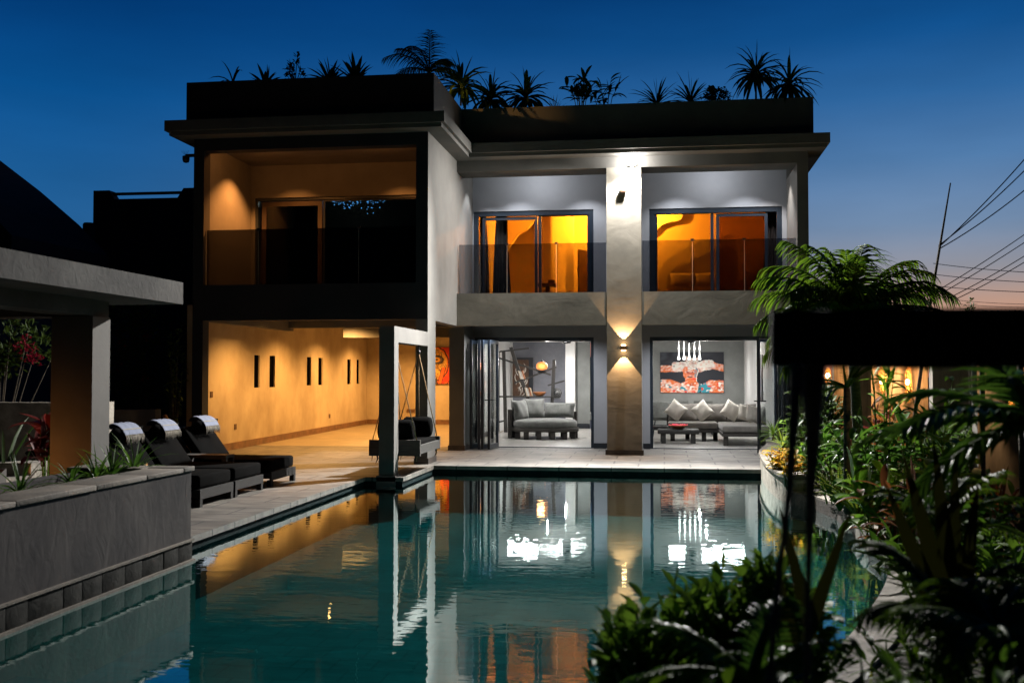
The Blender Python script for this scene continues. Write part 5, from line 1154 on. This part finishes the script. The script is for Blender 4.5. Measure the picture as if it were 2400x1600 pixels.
q = at(108, 1100, 'Y', 9.7); leafy('cordyline', (q.x, 9.7, .3), 'dark red leafed plant before the pavilion column', 5, .75, .38, .10, 'purple', 65, spread=.12, per=5, shape='lance')
PZ = .62
for px, py, n, ln, sd, lab in [(45, 1150, 26, .40, 71, 'clump of lily leaves at left end of planter'), (165, 1125, 22, .30, 72, 'small lily clump next to white bloom by the pavilion column'), (225, 1110, 24, .36, 73, 'lily clump below the light face of pavilion column'), (262, 1100, 28, .42, 74, 'arching lily clump middle of the planter bed'), (315, 1085, 30, .46, 75, 'largest lily clump at far end of planter, white flower beside')]:
    q = at(px, py, 'X', -4.62); dracaena('spider_lily', (q.x, q.y, PZ), lab, n, ln, .028, 'leaf', sd, 0, lo=.25, droop=1.2, cat='lily', shape='blade')
for px, py, lab in ((345, 1092, 'white spidery lily bloom at the far end of planter'), (140, 1146, 'white spidery lily bloom left on the planter'), (180, 1135, 'pale open bloom among middle lily leaves')):
    q = at(px, py, 'X', -4.55); r2 = random.Random(px); g = MB()
    for k in range(16): g.leaf(q, sph(r2, -.2), (0, 0, 1), .055, .009, 1.2, 4, .1, 'blade')
    g.tube([(q.x, q.y, PZ), tuple(q)], .004, 5); tag(g.build('lily_flower', 'petalw', at_=tuple(q)), lab, 'flower')

# --- right garden: the lit palm
pc = at(1995, 745, 'Y', 12.6)
palm('garden_palm', (pc.x + .12, 12.7, 0), (pc.x, 12.6, pc.z), 34, 1.15, 'bright green feathery palm lit by floodlight right of the house', 'palm', 81, .52, .036, .055,
     dirs=[(180, 30, 1.0), (170, 60, 1.0), (200, 18, .95), (160, 42, 1.0), (190, 75, .9), (150, 80, .85), (215, 50, .95), (100, 84, .8), (60, 75, .9), (20, 62, 1.0), (5, 42, 1.1), (350, 28, 1.15), (15, 20, 1.1), (340, 10, 1.0), (235, 30, .9), (260, 55, .7), (300, 35, .8), (125, 55, .9), (180, 5, .9), (175, -12, .8), (0, 0, .95), (45, 50, .9), (185, 48, 1.0), (178, 68, .95), (165, 18, .95), (205, 35, .9), (8, 60, 1.0), (355, 50, 1.05), (25, 45, 1.0), (345, 22, 1.15), (10, 12, 1.05), (195, -5, .85), (90, 60, .8), (270, 70, .75)], droop=1.45, n=32, hang=1.5)
pc2 = at(2060, 700, 'Y', 12.2); leafy('garden_shrub', (pc2.x + .05, 12.3, .1), 'yellow green leafy shoots beside the palm crown above dark beam', 6, 2.1, .30, .07, 'bright', 82, spread=.25, per=6, shape='lance')
q = at(1985, 1000, 'Y', 11.6); palm('fine_palm', (q.x, 11.6, .05), (q.x, 11.6, at(0, 905, 'Y', 11.6).z + .0), 10, .42, 'small fine leaved plant on rough trunk below the palm', 'shrub', 83, .07, .01, .035, n=18, droop=.9)
# croton and grassy edge plants on curved planter
for px, py, Y, lab, sd, m, kind in [(1812, 1010, 17.5, 'spiky green plant at far end of curved planter', 84, 'palm', 'r'), (1835, 1035, 16.2, 'spiky pale green plant second along curved planter', 85, 'fern', 'r'), (1822, 1085, 14.8, 'bright yellow green croton on curved planter', 86, 'croton', 'l'),
                                (1850, 1120, 13.9, 'yellow orange croton drooping over planter capping', 87, 'croton', 'l'), (1880, 1070, 14.8, 'white striped leafy plant behind the crotons', 88, 'bright', 'l'), (1868, 1005, 17, 'tall glossy shrub beside folded glass doors', 89, 'shrub', 'l')]:
    q = at(px, py, 'Y', Y)
    if kind == 'r': dracaena('edge_plant', (q.x, Y, q.z - .15), lab, 34, .36, .022, m, sd, .08, lo=.05, droop=.9, shape='blade')
    else: leafy('croton' if m == 'croton' else 'edge_shrub', (q.x, Y, max(.05, q.z - .35)), lab, 12, .45, .16, .055, m, sd, spread=.22, per=7)
# mid garden
def G(px, py, z=.05): q = at(px, py, 'Z', z); return q
plants = [
 ('broadleaf_plant', 1960, 1130, 12.6, 12, .85, .28, .08, 'leaf', 'arching glossy plant left of the palm trunk', .45),
 ('broadleaf_plant', 2050, 1080, 12.0, 14, 1.0, .26, .08, 'leaf', 'dense glossy plant in front of palm trunk', .6),
 ('heliconia', 2120, 1030, 12.8, 7, .95, .40, .11, 'leaf', 'tall banana like plant against the lit timber wall', .35),
 ('heliconia', 2190, 980, 11.8, 5, 1.55, .34, .06, 'palm', 'tall bright fan leafed plant under right part of beam', .4),
 ('bird_of_paradise', 2030, 960, 14.0, 6, 1.0, .34, .10, 'purple', 'dark reddish broad leafed plant in front of orange panel', .35),
 ('red_ginger', 2085, 960, 13.5, 6, 1.15, .30, .07, 'rust', 'plant with orange red flower heads between mosaic lamps', .2),
 ('canna', 2225, 1080, 9.6, 7, .95, .30, .15, 'bright', 'big rounded bright leaf plant in centre of garden', .28),
 ('canna', 2050, 1190, 9.6, 9, .55, .32, .13, 'bright', 'low plant with broad glowing green leaves beyond kerb', .3),
 ('canna', 2030, 1140, 11.6, 6, .45, .26, .10, 'bright', 'small broad leafed plant beside the ferns', .2),
 ('bronze_plant', 2130, 1180, 8.8, 10, .55, .26, .06, 'bronze', 'reddish brown leafed plant in mid garden', .4),
 ('shade_plant', 2330, 1060, 9.0, 14, .60, .20, .05, 'leaf', 'bushy mid green plant before pale garden wall', .6),
 ('shade_plant', 2290, 1180, 7.6, 14, .62, .22, .06, 'leaf', 'low leafy plant right of centre in garden', .5),
 ('shade_plant', 2180, 1260, 7.2, 14, .42, .18, .05, 'shrub', 'low spreading leafy plant near the garden centre', .45),
 ('shade_plant', 2380, 1250, 6.4, 14, .60, .22, .06, 'shrub', 'leafy plant at right edge half way down', .45),
]
for i, (nm, px, py, Y, n, h, ll, lw, m, lab, sp) in enumerate(plants):
    q = at(px, py, 'Y', Y); leafy(nm, (q.x, Y, .03), lab, n, h, ll, lw, m, 100 + i, spread=sp, per=6, shape='oval' if lw > .09 else 'lance', droop=1.0)
fern('sword_fern', tuple(at(1968, 1150, 'Y', 11.9).xy) + (.05,), 'upright yellow green fern behind the kerb', 18, .62, seed=121, el=(.9, 1.4), ll=.05)
fern('sword_fern', tuple(at(2010, 1170, 'Y', 11.3).xy) + (.05,), 'upright fern just right of its neighbour fern', 16, .58, seed=122, el=(.8, 1.4), ll=.05)
fern('sword_fern', tuple(at(2090, 1230, 'Y', 9.4).xy) + (.05,), 'rusty brown fern over the rock ledge', 14, .42, m='rust', seed=123, el=(.3, 1.2), ll=.05)
fern('sword_fern', tuple(at(2140, 1330, 'Y', 7.8).xy) + (.03,), 'dark drooping fern near pool kerb', 12, .5, m='shrub', seed=124, el=(.3, 1.2), ll=.06)
dracaena('variegated_plant', tuple(at(2040, 1165, 'Y', 10.6).xy) + (.1,), 'pale variegated rosette beside the rusty fern', 12, .26, .08, 'palmy', 125, 0, lo=.2, droop=.7)
dracaena('spiky_plant', tuple(at(2340, 1110, 'Y', 8.2).xy) + (.1,), 'spiky reddish rosette before pale wall', 26, .40, .04, 'bronze', 126, .35, lo=0, droop=.6)
bush('filler_shrub', (at(1915, 1000, 'Y', 15.5).x, 15.6, .7), .35, .4, .7, 900, .13, .05, 'dark shrub mass between planter and timber wall', 'dark', 127, 'shrub', clump=22)
bush('filler_shrub', (at(1900, 1085, 'Y', 13.9).x + .25, 14.0, .45), .35, .4, .45, 500, .14, .05, 'dark low shrub behind crotons', 'dark', 128, 'shrub')
bush('filler_shrub', (at(2180, 1090, 'Y', 13.6).x, 13.8, .42), .9, .5, .42, 1300, .12, .04, 'dark shrub mass below mosaic lamps', 'dark', 129, 'shrub', clump=24)
bush('filler_shrub', (at(2240, 1000, 'Y', 12.8).x + .4, 13.2, .45), .7, .5, .45, 900, .12, .04, 'dark shrub right of the timber wall', 'dark', 130, 'shrub', clump=20)
bush('sky_twig', (at(2275, 715, 'Y', 15).x, 15, at(2275, 715, 'Y', 15).z - .1), .09, .09, .32, 60, .05, .03, 'thin seed head standing up against orange sky', 'dark', 131, 'plant', base=(at(2275, 715, 'Y', 15).x, 15, 0), clump=10)
dracaena('pointed_plant', tuple(at(2300, 760, 'Y', 9).xy) + (at(0, 800, 'Y', 9).z,), 'pointed blades poking above dark beam at right', 7, .45, .04, 'dark', 132, -1.6, lo=.8, droop=.3)
dracaena('pointed_plant', tuple(at(2390, 760, 'Y', 8).xy) + (at(0, 800, 'Y', 8).z,), 'two blades above dark beam at the right edge', 6, .42, .035, 'dark', 133, -1.6, lo=.7, droop=.3)

# near palm frond with glossy white highlights on the right
q = at(2420, 990, 'Y', 4.2)
palm('near_palm', (q.x + .3, 4.3, 0), tuple(q), 7, .62, 'close palm with wide dark leaflets entering from right edge', 'leaf', 141, .24, .04, .04,
     dirs=[(172, 8, 1.0), (150, 30, .9), (190, -12, .95), (120, 60, .7), (200, 20, .8), (240, 40, .7), (165, -25, .7)], droop=.8, n=13, hang=.7)
q = at(2210, 1250, 'Y', 4.6); palm('low_palm', (q.x, 4.6, 0), (q.x, 4.6, q.z), 9, .40, 'low blurred palm in right foreground', 'palm', 142, .16, .018, .03, n=20, droop=1.1)
q = at(2150, 1450, 'Y', 3.6); palm('low_palm', (q.x + .1, 3.6, 0), (q.x + .1, 3.6, q.z), 10, .36, 'dark blurred palm fronds over the blue water patch', 'dark', 143, .16, .014, .03, n=22, droop=1.2)
q = at(2330, 1480, 'Y', 3.2); palm('low_palm', (q.x, 3.2, 0), (q.x, 3.2, q.z), 9, .34, 'blurred palm in the lower right corner', 'palm', 144, .14, .02, .03, n=20, droop=1.2)
q = at(1760, 1600, 'Y', 3.0); palm('low_palm', (q.x, 3.0, 0), (q.x, 3.0, q.z), 6, .36, 'blurred glossy palm leaves lower centre before bush', 'leaf', 145, .15, .018, .03, n=20, droop=1.0,
     dirs=[(180, 20, 1), (165, 45, .9), (195, 5, 1), (170, -5, .9), (20, 40, .8), (60, 60, .8), (0, 15, .9), (200, 60, .6), (150, 20, .9)])
# tall dark blades
def blades(lst, lab, m, w_, nm='blade_plant'):
    q0 = at(lst[0][0], lst[0][1], 'Y', lst[0][4]); t = thing(nm, lab, 'plant', (q0.x, q0.y, 0))
    for x0_, y0_, x1_, y1_, Y in lst:
        a = at(x0_, y0_, 'Y', Y); b = at(x1_, y1_, 'Y', Y); g = MB(); d = b - a; g.leaf(a, d, (0, -1, .05), d.length, w_, .12, 7, .15, 'blade'); g.build('leaf', m, t)
blades([(1880, 1520, 1990, 1185, 3.4), (1905, 1500, 1830, 1180, 3.5), (1860, 1540, 1818, 1300, 3.3)], 'tall near black pointed blades rising over pool water', 'olive', .05)
blades([(2230, 1480, 2120, 1050, 3.8), (2235, 1480, 2190, 1020, 3.9), (2225, 1480, 2240, 1060, 3.9), (2215, 1490, 2080, 1120, 3.8), (2240, 1500, 2290, 1120, 4.0)], 'clump of broad olive blades blurred in right foreground', 'olive', .075)
# foreground bush of upright spoon shaped leaves
for (px, py, Y, rx, rz, sd, lab) in [(1640, 1620, 3.9, .30, .36, 151, 'rounded foreground bush with small upright green leaves'), (1800, 1530, 4.0, .22, .27, 152, 'right half of leafy foreground bush by dark stakes'), (1490, 1660, 3.7, .12, .32, 153, 'left tip of the leafy foreground bush beside pool')]:
    q = at(px, py, 'Y', Y); t = bush('foreground_bush', (q.x, Y, q.z), rx, .28, rz, int(1300 * rx / .25), .088, .046, lab, 'shrub', sd, 'bush', upbias=1.0, clump=30, base=(q.x, Y, 0))
# dark fillers so that soil does not show bare
fr2 = random.Random(9)
fill = [(2060, 1640, 3.2), (2170, 1640, 3.0), (2300, 1480, 4.4), (2400, 1500, 4.0), (2270, 1640, 2.8), (1930, 1680, 2.7), (1790, 1700, 2.7), (2400, 1640, 2.8), (2170, 1480, 4.6), (2350, 1330, 5.6), (2090, 1700, 2.4), (1620, 1720, 2.6)]
names = ['left of lower centre', 'low in the middle', 'beside the olive blades', 'at right edge', 'at the very bottom', 'below the tall blades', 'under the foreground bush', 'in bottom right corner', 'behind the olive blades', 'upper right below the pale wall', 'at bottom centre right', 'in front of the spoon leaved bush']
for i, (px, py, Y) in enumerate(fill):
    q = at(px, py, 'Y', Y); z = max(.18, q.z)
    leafy('foreground_plant', (q.x, Y, 0), 'dark leafy foreground plant ' + names[i], 20, z + .06, .12, .03, ('dark', 'shrub', 'palm')[i % 3], 200 + i, spread=.30, per=6, shape='lance', droop=.9, up=.3)
# ground cover over the garden soil
def inside(x, y):
    c_ = False; j = len(poly) - 1
    for i in range(len(poly)):
        if (poly[i][1] > y) != (poly[j][1] > y) and x < (poly[j][0] - poly[i][0]) * (y - poly[i][1]) / (poly[j][1] - poly[i][1]) + poly[i][0]: c_ = not c_
        j = i
    return c_
g = MB(); k = 0
while k < 9000:
    y = 2 + 15 * fr2.random() ** 1.1; x = fr2.uniform(-.5, 9) ; 
    if not inside(x - .45, y) or x > 1.2 + y * .5: continue
    k += 1; d = sph(fr2, .25); g.leaf((x, y, .03), d, (0, 0, 1), fr2.uniform(.08, .26), fr2.uniform(.015, .035), fr2.uniform(.4, 1.4), 3, .2, 'lance')
struct(g.build('ground_cover', 'grassm'), 'low dark leafy ground cover over the garden bed', 'stuff')

# ================================================================ near dark timber beam
YBm = 2.0; a = at(1808, 722, 'Y', YBm); b = at(1808, 856, 'Y', YBm)
t = thing('timber_frame', 'blurred black timber beam on thin stakes close to camera at right', 'timber frame', (a.x + .5, YBm, 0))
tb = (a.z - b.z) / 2; zc = (a.z + b.z) / 2 - .004; g = MB(); vs = []; NX, NR = 60, 16
for i in range(NX + 1):
    x = a.x + 2.6 * i / NX; k_ = min(1, (i / 1.5 + .45)) 
    for j in range(NR):
        an = 2 * math.pi * j / NR; cy, cz_ = math.cos(an), math.sin(an); m_ = max(abs(cy), abs(cz_)) ** .82; w__ = 1 + .05 * mn.noise(Vector((x * 6, cy * 2, cz_ * 2)))
        vs.append((x + (0 if i else .0), YBm + cy / m_ * .055 * k_ * w__, zc + cz_ / m_ * tb * (.9 + .1 * k_) * w__ + .004 * mn.noise(Vector((x * 14, cy, cz_ * 3)))))
g.add(vs, [(i * NR + j, i * NR + (j + 1) % NR, i * NR + NR + (j + 1) % NR, i * NR + NR + j) for i in range(NX) for j in range(NR)] + [tuple(range(NR))[::-1]], True); g.build('beam', 'beamwood', t)
for pts in ([(1905, 850, 2.03), (1905, 1010, 2.03), (1898, 1200, 2.02), (1893, 1420, 2.0), (1890, 1640, 1.98)], [(1870, 850, 1.95), (1850, 1150, 1.94), (1828, 1330, 1.92), (1800, 1620, 1.9)]):
    g = MB(); q = [at(x, y, 'Y', Y) for x, y, Y in pts]; q.append(V3(q[-1].x, q[-1].y, 0)); g.tube(q, ([.024, .015, .007, .006, .007, .008] if len(q) == 6 else [.012, .007, .006, .007, .008]), 8); g.build('stake', 'bark', t)
